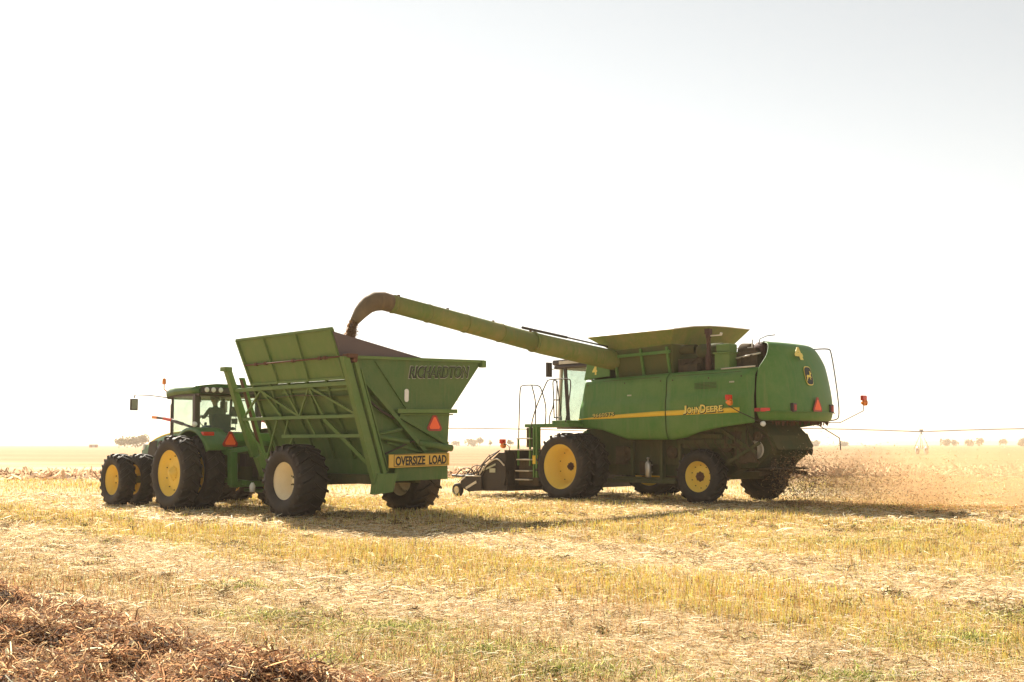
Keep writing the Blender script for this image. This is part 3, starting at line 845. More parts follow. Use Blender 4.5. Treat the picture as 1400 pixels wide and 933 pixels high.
# straw hood
lv = [(2.14, [(-5.84, 1.44), (-6.10, 1.34), (-6.32, 1.12), (-6.46, .80), (-6.54, .4), (-6.56, 0)]),
      (2.30, [(-5.84, 1.54), (-6.14, 1.42), (-6.38, 1.18), (-6.52, .84), (-6.60, .4), (-6.62, 0)]),
      (2.60, [(-5.84, 1.56), (-6.14, 1.43), (-6.38, 1.18), (-6.50, .84), (-6.57, .4), (-6.59, 0)]),
      (3.00, [(-5.84, 1.55), (-6.12, 1.42), (-6.33, 1.16), (-6.44, .82), (-6.50, .4), (-6.52, 0)]),
      (3.46, [(-5.84, 1.48), (-6.06, 1.36), (-6.26, 1.10), (-6.34, .78), (-6.39, .4), (-6.41, 0)]),
      (3.62, [(-5.96, 1.38), (-6.06, 1.30), (-6.22, 1.06), (-6.30, .76), (-6.34, .4), (-6.36, 0)]),
      (3.80, [(-5.98, 1.24), (-6.04, 1.18), (-6.14, 1.00), (-6.22, .72), (-6.27, .4), (-6.28, 0)]),
      (4.02, [(-5.92, 1.08), (-5.97, 1.03), (-6.05, .90), (-6.13, .68), (-6.17, .4), (-6.18, 0)]),
      (4.12, [(-5.82, .99), (-5.86, .94), (-5.92, .82), (-5.99, .62), (-6.02, .4), (-6.03, 0)]),
      (4.14, [(-5.60, .9), (-5.66, .85), (-5.72, .7), (-5.74, .5), (-5.76, .3), (-5.76, 0)])]
rows = []
for z, pts in lv:
    full = [(u, v, z) for u, v in pts] + [(u, -v, z) for u, v in pts[::-1][1:]]
    rows.append(full)
b = MB(); b.grid(rows)
hood = b.build('straw_hood', 'combine_green', co, solid=0.03)
md = hood.modifiers.new('sub', 'SUBSURF'); md.levels = 1; md.render_levels = 2
b = MB()
b.slab([(-5.7, .95, 4.13), (-5.7, -.95, 4.13), (-5.0, -.95, 4.05), (-5.0, .3, 4.05)], (0, 0, .03)); b.build('engine_cover', 'dark_green', co)
b = MB(); b.slab([(-5.84, 1.45, 2.13), (-6.1, 1.34, 2.13), (-6.46, .8, 2.13), (-6.56, 0, 2.13), (-6.46, -.8, 2.13), (-6.1, -1.34, 2.13), (-5.84, -1.45, 2.13)], (0, 0, .05)); b.build('hood_floor', 'dark_green', co)
b = MB(); b.tube([(-5.85, 1.56, 2.36), (-6.16, 1.45, 2.36), (-6.40, 1.2, 2.36), (-6.55, .85, 2.36), (-6.63, .4, 2.36), (-6.65, 0, 2.36), (-6.63, -.4, 2.36), (-6.55, -.85, 2.36), (-6.4, -1.2, 2.36)], 0.016, 6); b.build('hood_rib', 'combine_green', co)

def on_hood(v, z):
    zs = [l[0] for l in lv]
    i = max(k for k in range(len(zs)) if zs[k] <= z); j = min(i + 1, len(zs) - 1); f = (z - zs[i]) / max(1e-6, zs[j] - zs[i])
    def ua(pts): return np.interp(abs(v), [p[1] for p in pts[::-1]], [p[0] for p in pts[::-1]])
    return float(ua(lv[i][1]) * (1 - f) + ua(lv[j][1]) * f)
def rear_frame(v, z, off=.02):
    u = on_hood(v, z); u2 = (on_hood(v, z + .15) - on_hood(v, z - .15)) / 3; up = Vector((u2, 0, .1)).normalized()
    ua = (on_hood(v - .25, z) - on_hood(v + .25, z)) / 5; x = Vector((ua, -.1, 0)).normalized()
    n = x.cross(up)
    return Vector((u, v, z)) + n * off, x, up
p, x, up = rear_frame(.40, 3.80, .085); text_mesh('fleet_number', '4', 'letter_yellow', co, p, x, up, .36, .31, bold=.06, depth=.008, offset=.01)
def decal(name, pts, mat, parent, v0, z0, off, th=.006):
    p, x, up = rear_frame(v0, z0, off); n = x.cross(up)
    b = MB(); b.slab([p + x * a + up * c for a, c in pts], n * th); return b.build(name, mat, parent)
def shield(k):
    return [(.5 * k * .33 * math.copysign(abs(math.cos(t)) ** .55, math.cos(t)), .5 * k * .50 * math.copysign(abs(math.sin(t)) ** .62, math.sin(t))) for t in np.linspace(0, 2 * math.pi, 36, endpoint=False)]
em = decal('emblem', shield(1.0), 'letter_yellow', co, .14, 3.27, .025)
decal('emblem_field', shield(.90), 'emblem_black', em, .14, 3.27, .032)
deer = [(-.11, -.02), (-.085, .015), (-.05, .02), (.0, .01), (.04, .03), (.055, .075), (.045, .12), (.06, .12), (.07, .085), (.08, .09), (.075, .125), (.09, .125), (.092, .085), (.118, .062), (.10, .052), (.082, .05), (.07, .0), (.095, -.045), (.075, -.055), (.045, -.02), (.03, -.04), (.06, -.095), (.045, -.105), (.01, -.035), (-.04, -.03), (-.06, -.07), (-.10, -.10), (-.115, -.15), (-.13, -.145), (-.12, -.09), (-.095, -.05), (-.115, -.03)]
decal('emblem_deer', deer, 'deer_yellow', em, .14, 3.27, .040)
u = on_hood(.03, 2.52)
tr_ = triangle_sign(co, (u - .045, .03, 2.51), .225)
for v in (.90, -.78):
    p, x, up = rear_frame(v, 2.46, .02)
    b = MB(); b.box(p, (.09, .17, .22)); tl = b.build('tail_lamp', 'dark_plastic', co, bevel=.015)
    b = MB(); b.box(p + Vector((-.045, 0, 0)), (.02, .10, .14)); b.build('lens', 'dark_red', tl)
for (u0, u1, mt) in ((-5.83, -5.95, 'dark_red'), (-5.97, -6.17, 'lamp_red')):
    b = MB()
    def sv(uu): return np.interp(-uu, [5.84, 6.14, 6.38], [1.56, 1.43, 1.18]) + .035
    b.slab([(u0, sv(u0), 2.36), (u1, sv(u1), 2.36), (u1, sv(u1), 2.45), (u0, sv(u0), 2.45)], (0, .012, 0)); b.build('side_reflector', mt, co)
b = MB(); b.lathe([(.0001, .1), (.055, .09), (.07, .03), (.05, 0)], (-5.98, 1.42, 2.06), 'Y', 14); b.build('work_lamp', 'lamp_clear', co)

# grain tank, flared extension
b = MB()
b.slab([(-1.05, 1.25, 3.35), (-3.05, 1.25, 3.40), (-3.15, 1.42, 4.22), (-1.0, 1.42, 4.15)], (0, -2.6, 0)); b.build('grain_tank', 'tank_shade', co, bevel=.02)
b = MB()
top = [(-.38, 1.72, 4.56), (-3.45, 1.72, 4.58), (-3.50, .9, 4.70), (-3.52, .2, 4.76), (-3.5, -.6, 4.79), (-3.48, -1.72, 4.80), (-.38, -1.72, 4.76), (-.3, 0, 4.70)]
low = [(-1.05, 1.40, 4.16), (-3.10, 1.40, 4.24), (-3.15, .9, 4.26), (-3.17, .2, 4.26), (-3.15, -.6, 4.30), (-3.10, -1.40, 4.34), (-1.05, -1.40, 4.30), (-1.0, 0, 4.22)]
b.grid([low + [low[0]], top + [top[0]]], smooth=False)
b.build('tank_extension', 'auger_green', co, solid=.02)
b = MB()
for i in range(8):
    b.tube([low[i], low[(i + 1) % 8]], .022, 6)
b.build('tank_rim', 'auger_green', co)
b = MB()
for i in range(8):
    b.tube([top[i], top[(i + 1) % 8]], .013, 5)
b.build('tank_lip', 'pale_edge', co)
b = MB(); b.slab([(-1.1, 1.3, 4.25), (-3.0, 1.3, 4.25), (-3.0, -1.3, 4.25), (-1.1, -1.3, 4.25)], (0, 0, .03)); b.build('grain', 'grain', co)
b = MB()
for (u, ) in ((-1.15,), (-2.1,), (-3.0,)):
    b.beam((u, 1.30, 3.38), (u, 1.46, 4.15), .06, .06)
b.beam((-1.0, 1.44, 3.98), (-3.1, 1.44, 4.02), .04, .08)
b.build('tank_brace', 'combine_green', co)

# engine deck machinery between tank and hood
b = MB(); b.lathe([(.075, 0), (.085, .02), (.085, .55), (.055, .60), (.055, 1.0), (.075, 1.02), (.075, 1.15), (.05, 1.2), (0.001, 1.2)], (-4.27, 1.32, 3.30), 'Z', 18); b.box((-4.27, 1.32, 4.48), (.16, .12, .14)); b.build('exhaust_stack', 'exhaust', co)
b = MB(); b.beam((-4.33, 1.32, 4.36), (-4.68, 1.32, 4.36), .03); b.beam((-4.66, 1.32, 4.36), (-4.68, 1.32, 4.42), .05, .05); b.build('stack_bracket', 'pale_edge', co)
b = MB(); b.lathe([(.001, 0), (.17, .02), (.19, .08), (.19, .72), (.16, .80), (.001, .82)], (-4.55, 1.02, 4.0), 'X', 22)
b.lathe([(.13, 0), (.13, .7)], (-3.6, .95, 4.08), 'X', 18); b.build('air_cleaner', 'dark_green', co)
b = MB(); b.box((-4.75, 1.22, 3.64), (.46, .40, .46)); b.box((-4.75, 1.22, 3.89), (.54, .45, .05)); b.box((-4.75, 1.2, 4.02), (.40, .36, .2)); b.build('battery_box', 'cart_frame', co, bevel=.02)
b = MB()
b.box((-3.5, .4, 3.6), (.8, 1.4, .45)); b.box((-4.9, .2, 3.65), (1.4, 1.8, .5)); b.lathe([(.1, 0), (.26, .03), (.28, .3), (.1, .33)], (-5.25, .75, 3.88), 'X', 20)
b.lathe([(.05, 0), (.16, .02), (.16, .4), (.05, .42)], (-4.9, .95, 3.72), 'X', 14); b.box((-5.35, .85, 3.75), (.35, .4, .5)); b.box((-3.6, 1.15, 3.55), (.55, .3, .2))
for k in range(9):
    u = -3.3 - .26 * k
    b.tube([(u, 1.2, 3.45), (u - .05, 1.15, 3.7 + .05 * (k % 3)), (u - .3, 1.0, 3.8 + .06 * ((k * 2) % 3))], .02, 6)
b.build('engine', 'machinery', co, bevel=.015)
b = MB(); b.lathe([(.12, 0), (.22, .02), (.22, .36), (.12, .38)], (-5.70, .66, 3.95), 'X', 20); b.box((-5.3, .4, 3.98), (.5, .7, .25)); b.build('intake_screen', 'exhaust', co, bevel=.02)
b = MB()
b.tube([(-4.7, .95, 4.02), (-5.35, .95, 4.02)], .014, 6); b.tube([(-5.36, .95, 3.85), (-5.36, .95, 4.22)], .02, 6); b.tube([(-5.0, 1.15, 3.75), (-5.7, 1.1, 3.85)], .025, 6)
b.tube([(-4.75, 1.45, 3.475), (-5.75, 1.42, 3.50)], .022, 6)
b.build('deck_rail', 'pale_edge', co)
b = MB(); b.tube([(-5.45, .8, 4.1), (-5.5, .8, 4.24), (-5.7, .8, 4.30), (-5.95, .8, 4.31)], .012, 6); b.build('vent_hose', 'black', co)

# unloading auger, swung out to the left
ax = [(-1.0, .55, 3.84), (-1.0, 1.6, 3.93), (-1.0, 4.1, 4.17), (-1.0, 4.5, 4.22), (-1.0, 7.4, 4.60), (-1.0, 9.25, 4.835)]
b = MB(); b.tube([ax[0], ax[1], ax[2], ax[3]], [.29, .28, .262, .255], 28); b.tube([ax[3], ax[4], ax[5]], [.240, .222, .210], 28)
au = b.build('unloading_auger', 'auger_green', co)
b = MB()
for i, t in enumerate((.0, .25, .5, .75, .97)):
    p0, p1 = Vector(ax[3]), Vector(ax[5]); p = p0.lerp(p1, t); d = (p1 - p0).normalized()
    b = MB(); b.tube([p - d * .015, p + d * .015], .252 - .030 * t, 28); b.build('auger_flange', 'auger_green', au)
p0, p1 = Vector(ax[3]), Vector(ax[0])
b = MB(); b.tube([p0 - Vector((0, .03, 0)), p0 + Vector((0, .03, 0))], .272, 28)
b.build('auger_flange', 'auger_green', au)
b = MB()
for t in (.02, .3, .62, .94):
    p = Vector(ax[3]).lerp(Vector(ax[5]), t)
    b.box(p + Vector((.0, 0, .25 - .03 * t)), (.05, .05, .06))
b.tube([(-.8, 9.05, 4.62), (-.8, 9.05, 5.08)], .018, 6)
b.build('auger_bracket', 'rusty', au)
b = MB(); b.tube([(-1.0, 1.55, 4.27), (-1.0, 3.2, 4.42), (-1.0, 4.9, 4.57)], .022, 6); b.tube([(-1.0, 3.2, 4.42), (-1.0, 4.9, 4.57)], .035, 6); b.build('fold_cylinder', 'black', au)
b = MB()
sp = [(-1.0, 9.22, 4.83), (-1.0, 9.42, 4.86), (-1.0, 9.66, 4.83), (-1.0, 9.88, 4.72), (-1.0, 10.06, 4.54), (-1.0, 10.20, 4.36), (-1.0, 10.25, 4.29)]
rows = []
for i, p in enumerate(sp):
    t = (Vector(sp[min(i + 1, 6)]) - Vector(sp[max(i - 1, 0)])).normalized(); n = Vector((1, 0, 0)).cross(t).normalized()
    rr = (.205, .21, .215, .205, .165, .115, .095)[i]
    ring = []
    for k in range(20):
        a = 2 * math.pi * k / 20
        ring.append(Vector(p) + Vector((1, 0, 0)) * rr * math.cos(a) + n * rr * math.sin(a) * (1.0 if i < 3 else .92))
    rows.append(ring)
b.grid(rows, wrap=True)
b.build('auger_spout', 'spout_brown', au, solid=.015)
b = MB(); b.slab([(-1.08, 10.26, 4.36), (-.92, 10.26, 4.36), (-.94, 10.36, 4.18), (-1.06, 10.36, 4.18)], (0, .02, .01)); b.build('rubber_flap', 'mauve', au)
b = MB(); b.lathe([(.30, 0), (.32, .04), (.32, .5), (.30, .54)], (-1.0, .55, 3.36), 'Z', 24); b.build('auger_pivot', 'dark_green', co)

# cab
b = MB()
for (u, v) in ((1.35, .95), (1.35, -.95), (.15, .98), (.15, -.98)):
    b.beam((u + (.18 if u > 1 else 0), v * .92, 2.15), (u, v, 3.78), .08, .10)
b.beam((1.5, .9, 2.15), (1.5, -.9, 2.15), .1); b.beam((.15, .95, 2.2), (.15, .95, 3.78), .10, .06)
cf = b.build('cab_frame', 'pale_edge', co)
b = MB(); b.beam((1.02, 1.0, 2.15), (1.12, 1.03, 3.78), .07, .09); b.beam((.95, 1.05, 2.5), (1.05, 1.07, 3.7), .03); b.build('door_pillar', 'dark_plastic', co)
b = MB(); b.box((-.55, 0, 2.9), (.85, 2.3, 1.5)); b.box((-.5, .2, 3.55), (.8, 2.3, .25)); b.build('cab_rear_wall', 'dark_green', co)
b = MB(); b.slab([(1.62, 1.02, 3.78), (-.15, 1.05, 3.78), (-.15, -1.05, 3.78), (1.62, -1.02, 3.78)], (0, 0, .12)); b.slab([(1.72, .98, 3.90), (-.15, 1.0, 3.90), (-.15, -1.0, 3.90), (1.72, -.98, 3.90)], (0, 0, .17)); b.build('cab_roof', 'dark_plastic', co, bevel=.05)
b = MB(); b.slab([(1.40, .99, 3.92), (-.1, 1.07, 3.92), (-.1, 1.07, 4.02), (1.40, .99, 4.02)], (0, .02, 0)); b.build('roof_trim', 'pale_edge', co)
b = MB()
b.slab([(1.48, .90, 2.2), (.2, .96, 2.2), (.2, .98, 3.76), (1.34, .95, 3.76)], (0, .012, 0)); b.slab([(1.48, -.90, 2.2), (.2, -.96, 2.2), (.2, -.98, 3.76), (1.34, -.95, 3.76)], (0, .012, 0))
b.slab([(1.53, .85, 2.2), (1.53, -.85, 2.2), (1.36, -.9, 3.76), (1.36, .9, 3.76)], (.012, 0, 0)); b.build('cab_window', 'glass', co)
b = MB(); b.box((.55, 0, 2.35), (.55, .55, .14)); b.box((.28, 0, 2.7), (.12, .52, .65)); b.build('operator_seat', 'seat_cloth', co, bevel=.04)
b = MB(); b.box((.7, 0, 2.08), (1.7, 1.9, .14)); b.build('cab_floor', 'machinery', co)
b = MB(); b.tube([(1.5, 1.0, 3.8), (1.45, 1.35, 3.75), (1.18, 1.62, 3.60)], .014, 6); b.box((1.16, 1.68, 3.72), (.07, .20, .42)); b.build('cab_mirror', 'dark_plastic', co, bevel=.02)

# platform, ladder, rails
b = MB(); b.box((.70, 1.85, 2.09), (1.75, .85, .10)); b.box((.2, 1.85, 2.18), (.6, .8, .09)); b.build('platform', 'combine_green', co, bevel=.01)
b = MB(); b.box((1.33, 2.15, 1.75), (.26, .34, .56)); b.build('control_box', 'machinery', co, bevel=.02)
b = MB()
b.beam((.88, 2.42, 2.05), (.88, 2.42, .62), .05, .16); b.beam((1.02, 2.42, 2.05), (1.02, 2.42, .62), .05, .10)
b.beam((1.68, 2.42, 1.72), (1.68, 2.42, .95), .04, .05); b.beam((1.20, 2.42, 2.05), (1.20, 2.42, .95), .04, .06)
lad = b.build('ladder', 'combine_green', co)
for z in (1.72, 1.40, 1.12, .80, .55):
    b = MB(); b.box((1.40 if z > .9 else 1.45, 2.40, z), (.56, .22, .035)); b.build('step', 'pale_edge', lad, bevel=.008)
b = MB(); b.box((.95, 2.47, 1.12), (.20, .01, .24)); b.build('warning_decal', 'stripe', lad)
b = MB(); b.box((1.35, 2.2, .75), (.8, .3, .75)); b.build('ladder_guard', 'machinery', co, bevel=.03)
def smooth_path(pts, n=3):
    P = [Vector(p) for p in pts]
    for _ in range(n):
        q = [P[0]]
        for a, c in zip(P[:-1], P[1:]):
            q += [a.lerp(c, .25), a.lerp(c, .75)] if (a - c).length > .05 else [a.lerp(c, .5)]
        q.append(P[-1]); P = q
    return P
V1 = 2.25
for pts in ([(1.69, V1 + .15, 1.70), (1.66, V1 + .15, 2.56), (1.63, V1 + .15, 3.2), (1.52, V1 + .15, 3.26), (.88, V1 + .15, 3.24), (.76, V1 + .15, 3.12), (.57, V1 + .15, 2.62), (.61, V1 + .15, 2.12)],
            [(1.15, 2.4, 3.24), (.98, 2.4, 2.76), (1.01, 2.4, 2.12)],
            [(1.18, 2.4, 1.75), (1.16, 2.4, 2.28), (.55, 2.4, 3.34), (.46, 2.4, 3.38), (-.31, 2.4, 3.38), (-.40, 2.4, 3.27), (-.28, 2.4, 2.6), (-.08, 2.3, 2.18)],
            [(1.04, 1.8, 2.14), (1.03, 1.8, 2.39), (.83, 1.8, 2.70), (.90, 1.8, 3.36), (.84, 1.8, 3.40), (.72, 1.8, 3.38), (.54, 1.8, 2.20)],
            [(.83, 1.8, 2.83), (.62, 1.8, 2.82)], [(.84, 1.8, 2.3), (.86, 1.8, 2.83)], [(.84, 1.8, 2.32), (.56, 1.8, 2.32)],
            [(.75, 1.8, 2.14), (.72, 1.8, 3.38)]):
    b = MB(); b.tube(smooth_path(pts, 2), .017, 8); b.build('handrail', 'black', co)

# feeder house and underside front
b = MB(); b.slab([(.6, .65, 1.1), (.6, .65, 2.0), (1.5, .7, 1.5), (1.86, .7, 1.2), (1.86, .7, .3), (1.6, .7, .25)], (0, -1.35, 0)); b.build('feeder_house', 'combine_green', co, bevel=.02)

# rear: chopper, spreader, tail board, side rails, lamps
b = MB()
b.slab([(-4.7, .85, 2.1), (-5.45, .85, 2.1), (-5.80, .85, 1.78), (-5.95, .85, 1.50), (-5.75, .85, 1.30), (-5.3, .85, .95), (-4.8, .85, .95), (-4.5, .85, 1.3)], (0, -1.75, 0)); ch = b.build('straw_chopper', 'dark_green', co, bevel=.015)
b = MB()
for k in range(9):
    v = -.85 + 1.7 * k / 8
    b.slab([(-5.75, v, 1.72), (-5.96, v, 1.40), (-5.92, v, 1.26), (-5.75, v, 1.35)], (0, .012, 0))
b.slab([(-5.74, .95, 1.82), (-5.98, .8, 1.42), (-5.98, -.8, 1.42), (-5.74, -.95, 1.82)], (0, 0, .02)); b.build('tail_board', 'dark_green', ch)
b = MB(); b.lathe([(.001, .05), (.09, .05), (.11, .02), (.20, .02), (.22, .05), (.24, .0)], (-5.35, .86, 1.42), 'Y', 22); b.lathe([(.001, .05), (.08, .04), (.1, 0)], (-4.95, .86, 1.62), 'Y', 16); b.build('drive_pulley', 'pale_edge', ch)
b = MB()
for s in (.45, -.45):
    b.lathe([(.001, .06), (.38, .03), (.40, 0), (.001, -.02)], (-5.6, s, .92), 'Z', 20)
    for k in range(6):
        a = k * math.pi / 3; b.beam((-5.6, s, .86), (-5.6 + .4 * math.cos(a), s + .4 * math.sin(a), .80), .02, .10)
    b.beam((-5.6, s, .95), (-5.6, s, 1.3), .1)
b.build('chaff_spreader', 'machinery', co)
b = MB()
b.tube([(-5.3, 1.25, 2.1), (-5.45, 1.28, 1.8), (-5.55, 1.2, 1.5)], .014, 6); b.tube([(-5.4, 1.3, 2.1), (-5.95, 1.3, 1.85), (-6.1, 1.2, 1.4)], .014, 6); b.build('hanging_cable', 'machinery', co)
b = MB(); b.tube(smooth_path([(-5.55, -1.38, 4.08), (-6.15, -1.40, 4.08), (-6.22, -1.42, 4.0), (-6.30, -1.55, 2.9), (-6.34, -1.55, 2.28), (-6.26, -1.5, 2.19), (-6.05, -1.35, 2.17)], 2), .016, 8); b.build('hood_guard_rail', 'black', co)
warn_lamp(co, [(-5.95, -1.45, 2.13), (-6.35, -1.55, 2.12), (-7.0, -1.6, 2.42), (-7.02, -1.6, 2.60)], (-7.02, -1.6, 2.68))
warn_lamp(co, [(-6.0, 1.35, 2.05), (-5.62, 1.95, 2.35), (-5.42, 2.1, 2.50), (-5.42, 2.1, 2.58)], (-5.42, 2.1, 2.64))
b = MB(); b.tube([(-5.75, -1.3, 2.12), (-6.35, -1.5, 1.72), (-6.38, -1.5, 1.40)], .014, 6); b.build('marker_rod', 'black', co)
b = MB()
for k in range(90):
    v = random.uniform(-1.2, 1.3); u = -6.1 - (.35 * (1 - abs(v) / 1.5)) + random.uniform(-.1, .15); l = random.uniform(.03, .12)
    b.beam((u, v, 2.13), (u + random.uniform(-.03, .03), v + random.uniform(-.04, .04), 2.13 - l), random.uniform(.008, .03), .01)
b.build('clinging_chaff', 'rusty', co)

# ================================================================ PICKUP HEADER
hd = thing('pickup_header', 'low black pickup header with small gauge wheel on the front of the combine', 'pickup header', (3.092 + .85 * math.cos(RZ), 33.458 + .85 * math.sin(RZ), 0), RZ)
VW = 2.75
for s in (1, -1):
    b = MB(); b.slab([(1.15, s * VW, .22), (1.02, s * VW, .6), (1.02, s * VW, 1.32), (1.30, s * VW, 1.32), (1.80, s * VW, .98), (2.18, s * VW, .62), (2.18, s * VW, .30), (1.9, s * VW, .20)], (0, -s * .06, 0)); sp_ = b.build('end_panel', 'header_black', hd, bevel=.012)
    b = MB(); b.tube(smooth_path([(2.10, s * (VW + .03), .70), (1.80, s * (VW + .03), .97), (1.45, s * (VW + .03), 1.14), (1.25, s * (VW + .03), 1.12), (1.05, s * (VW + .03), .95)], 2), .022, 6); b.build('edge_trim', 'pale_edge', sp_)
    b = MB(); b.slab([(2.88, s * (VW + .04), .30), (2.88, s * (VW + .04), .46), (2.60, s * (VW + .04), .62), (1.95, s * (VW + .04), .62), (1.95, s * (VW + .04), .22), (2.5, s * (VW + .04), .16)], (0, s * .05, 0)); ga = b.build('gauge_arm', 'header_black', hd, bevel=.01)
    b = MB(); b.tube([(2.62, s * (VW + .10), .63), (1.98, s * (VW + .10), .63)], .02, 6); b.tube([(2.85, s * (VW + .10), .47), (2.6, s * (VW + .10), .63)], .016, 6); b.beam((2.62, s * (VW + .10), .26), (2.16, s * (VW + .10), .46), .012, .07); b.build('arm_trim', 'pale_edge', ga)
    b = MB(); c = (3.02, s * (VW + .06), .20)
    b.lathe([(.11, .06), (.17, .08), (.20, .05), (.205, 0), (.20, -.05), (.17, -.08), (.11, -.06)], c, 'Y', 26); gw = b.build('gauge_wheel', 'rubber', hd)
    b = MB(); b.lathe([(.115, s * .065), (.105, s * .04), (.05, s * .03), (.045, s * .06), (.001, s * .06)], c, 'Y', 20); b.build('rim', 'cream_rim', gw)
b = MB(); b.slab([(1.02, VW - .06, .25), (1.02, VW - .06, 1.32), (1.10, VW - .06, 1.32), (1.10, VW - .06, .25)], (0, -2 * VW + .12, 0)); b.beam((1.06, VW - .06, 1.34), (1.06, -VW + .06, 1.34), .14, .10)
b.beam((1.0, VW - .1, .75), (1.0, -VW + .1, .75), .06, .08); b.beam((1.05, VW, .3), (1.05, -VW, .3), .2, .16)
for v in np.linspace(-2.4, 2.4, 6): b.beam((.98, v, .3), (.98, v, 1.3), .05, .05)
b.build('back_sheet', 'header_black', hd)
b = MB(); b.lathe([(.001, -VW + .1), (.24, -VW + .1), (.24, VW - .1), (.001, VW - .1)], (1.55, 0, .62), 'Y', 18); b.build('cross_auger', 'header_black', hd)
b = MB(); b.slab([(1.7, VW - .1, .25), (2.75, VW - .1, .16), (2.95, VW - .1, .30), (2.75, VW - .1, .40), (1.9, VW - .1, .45)], (0, -2 * VW + .2, 0)); b.build('pickup_belt', 'machinery', hd)
b = MB()
for v in np.arange(-2.6, 2.61, .16):
    b.tube([(2.0, v, .92), (2.5, v, .74), (3.05, v, .60), (3.35, v, .42)], .009, 5)
b.tube([(1.95, VW, .95), (1.95, -VW, .95)], .03, 8); b.build('wind_guard', 'black', hd)
b = MB(); b.tube([(3.40, VW - .05, .62), (2.55, VW - .05, .60)], .035, 8); b.tube([(3.0, VW, .60), (2.2, VW, .72)], .025, 6); b.tube(smooth_path([(3.2, VW, .62), (2.9, VW, .85), (2.5, VW, .86), (2.3, VW, .62)], 2), .016, 6)
b.tube(smooth_path([(3.1, VW - .3, .6), (2.7, VW - .3, .95), (2.3, VW - .3, .9), (2.1, VW - .3, .7)], 2), .014, 6)
for k in range(5): b.tube(smooth_path([(3.2 - .14 * k, VW - .2, .58), (3.0 - .12 * k, VW - .2, .80 + .02 * k), (2.72 - .1 * k, VW - .2, .60)], 2), .012, 5)
b.tube([(2.0, VW + .02, .62), (1.72, VW + .02, 1.02)], .018, 6); b.tube([(2.2, VW + .02, .64), (1.95, VW + .02, .98), (1.5, VW + .02, 1.24), (1.28, VW + .02, 1.36)], .022, 6); b.tube([(2.32, VW, .72), (1.75, VW, 1.2), (1.25, VW, 1.38)], .014, 6)
b.build('lift_linkage', 'header_black', hd)
b = MB(); b.tube([(1.62, VW, 1.08), (1.72, VW, 1.26)], .016, 6); b.build('pointer_rod', 'rusty', hd)
b = MB(); b.box((1.56, VW + .012, .80), (.24, .016, .12)); b.build('number_decal', 'letter_pale', hd)
b = MB(); b.beam((1.95, VW + .02, .80), (1.42, VW + .02, .98), .012, .05); b.build('side_decal', 'letter_pale', hd)
warn_lamp(hd, [(.95, VW - .1, 1.38), (.98, VW - .1, 1.50), (1.12, VW - .1, 1.56), (1.25, VW - .1, 1.54)], (1.25, VW - .1, 1.57))

# ================================================================ GRAIN CART
ca = thing('grain_cart', 'weathered green dump cart with side truss and oversize load sign', 'grain cart', (-3.626, 25.434, 0), RZ)
wheel(ca, 0, 1.75, .78, .72, .40, 1, rim='cream_rim', lugs=19, depth=.36, hub='cream_rim', tread=.04, lug_w=.055)
wheel(ca, 0, -2.10, .78, .72, .40, -1, rim='cream_rim', lugs=19, depth=.36, hub='cream_rim', tread=.04, lug_w=.055)
b = MB(); b.beam((0, 1.4, .78), (0, -1.7, .78), .2); b.beam((2.9, .45, .82), (-1.5, .45, .82), .16, .2); b.beam((2.9, -.75, .82), (-1.5, -.75, .82), .16, .2); b.beam((2.7, .5, .82), (3.75, -.1, .62), .14, .16); b.beam((2.7, -.8, .82), (3.75, -.1, .62), .14, .16)
b.beam((2.8, .45, .82), (2.8, -.75, .82), .14); b.beam((3.6, -.1, .62), (4.3, -.1, .55), .12); b.build('undercarriage', 'dark_green', ca, bevel=.01)
def lf(z): return .28 + .32 * z
# box body
b = MB()
Z = [(1.16, 2.90), (.90, 2.25), (.60, 1.72), (.42, 1.25), (.36, .88)]
b.grid([[(u, v, z) for v, z in Z] for u in (2.1, -1.6)], smooth=False); bl = b.build('left_wall', 'cart_green', ca, solid=.04)
b = MB()
for u in np.linspace(2.05, -1.55, 6):
    for (v0, z0), (v1, z1) in zip(Z[:3], Z[1:4]):
        b.beam((u, v0 + .05, z0), (u, v1 + .05, z1), .06, .07, up=(0, 1, 0))
b.build('wall_rib', 'cart_green', bl)
b = MB(); b.grid([[(u, v, z) for v, z in ((.36, .88), (-1.0, .88), (-1.43, 1.2), (-1.52, 2.25), (-2.50, 3.43))] for u in (2.1, -1.6)], smooth=False); b.build('right_wall_and_floor', 'cart_green', ca, solid=.04)
b = MB(); b.slab([(2.1, 1.38, 3.45), (2.1, .36, .88), (2.1, -1.0, .88), (2.1, -1.43, 1.2), (2.1, -1.52, 2.25), (2.1, -2.50, 3.45)], (.04, 0, 0)); b.build('front_wall', 'cart_green', ca)
# rear wall
b = MB(); b.slab([(-1.58, 1.36, 3.36), (-1.58, .95, 2.4), (-1.58, .36, .88), (-1.58, -1.0, .88), (-1.58, -1.43, 1.2), (-1.58, -1.54, 2.25), (-1.58, -2.49, 3.45)], (-.03, 0, 0)); rw = b.build('rear_wall', 'cart_green', ca)
b = MB(); b.slab([(-1.612, 1.02, 2.98), (-1.612, 1.10, 3.34), (-1.612, .56, 3.33), (-1.612, -2.43, 3.42), (-1.612, -1.53, 2.27), (-1.612, -1.46, 1.25), (-1.612, -.62, 1.50)], (-.025, 0, 0)); b.build('rear_plate', 'cart_green', rw)
b = MB(); b.beam((-1.66, 1.36, 3.345), (-1.66, -2.52, 3.44), .07, .06); b.build('top_rail', 'cart_frame', ca)
b = MB(); b.box((-1.68, -2.48, 3.38), (.14, .12, .16)); b.box((2.1, -2.56, 3.38), (.14, .12, .16)); b.beam((2.1, -2.55, 3.44), (-1.6, -2.56, 3.44), .08, .07); b.build('dump_lip', 'cart_frame', ca, bevel=.01)
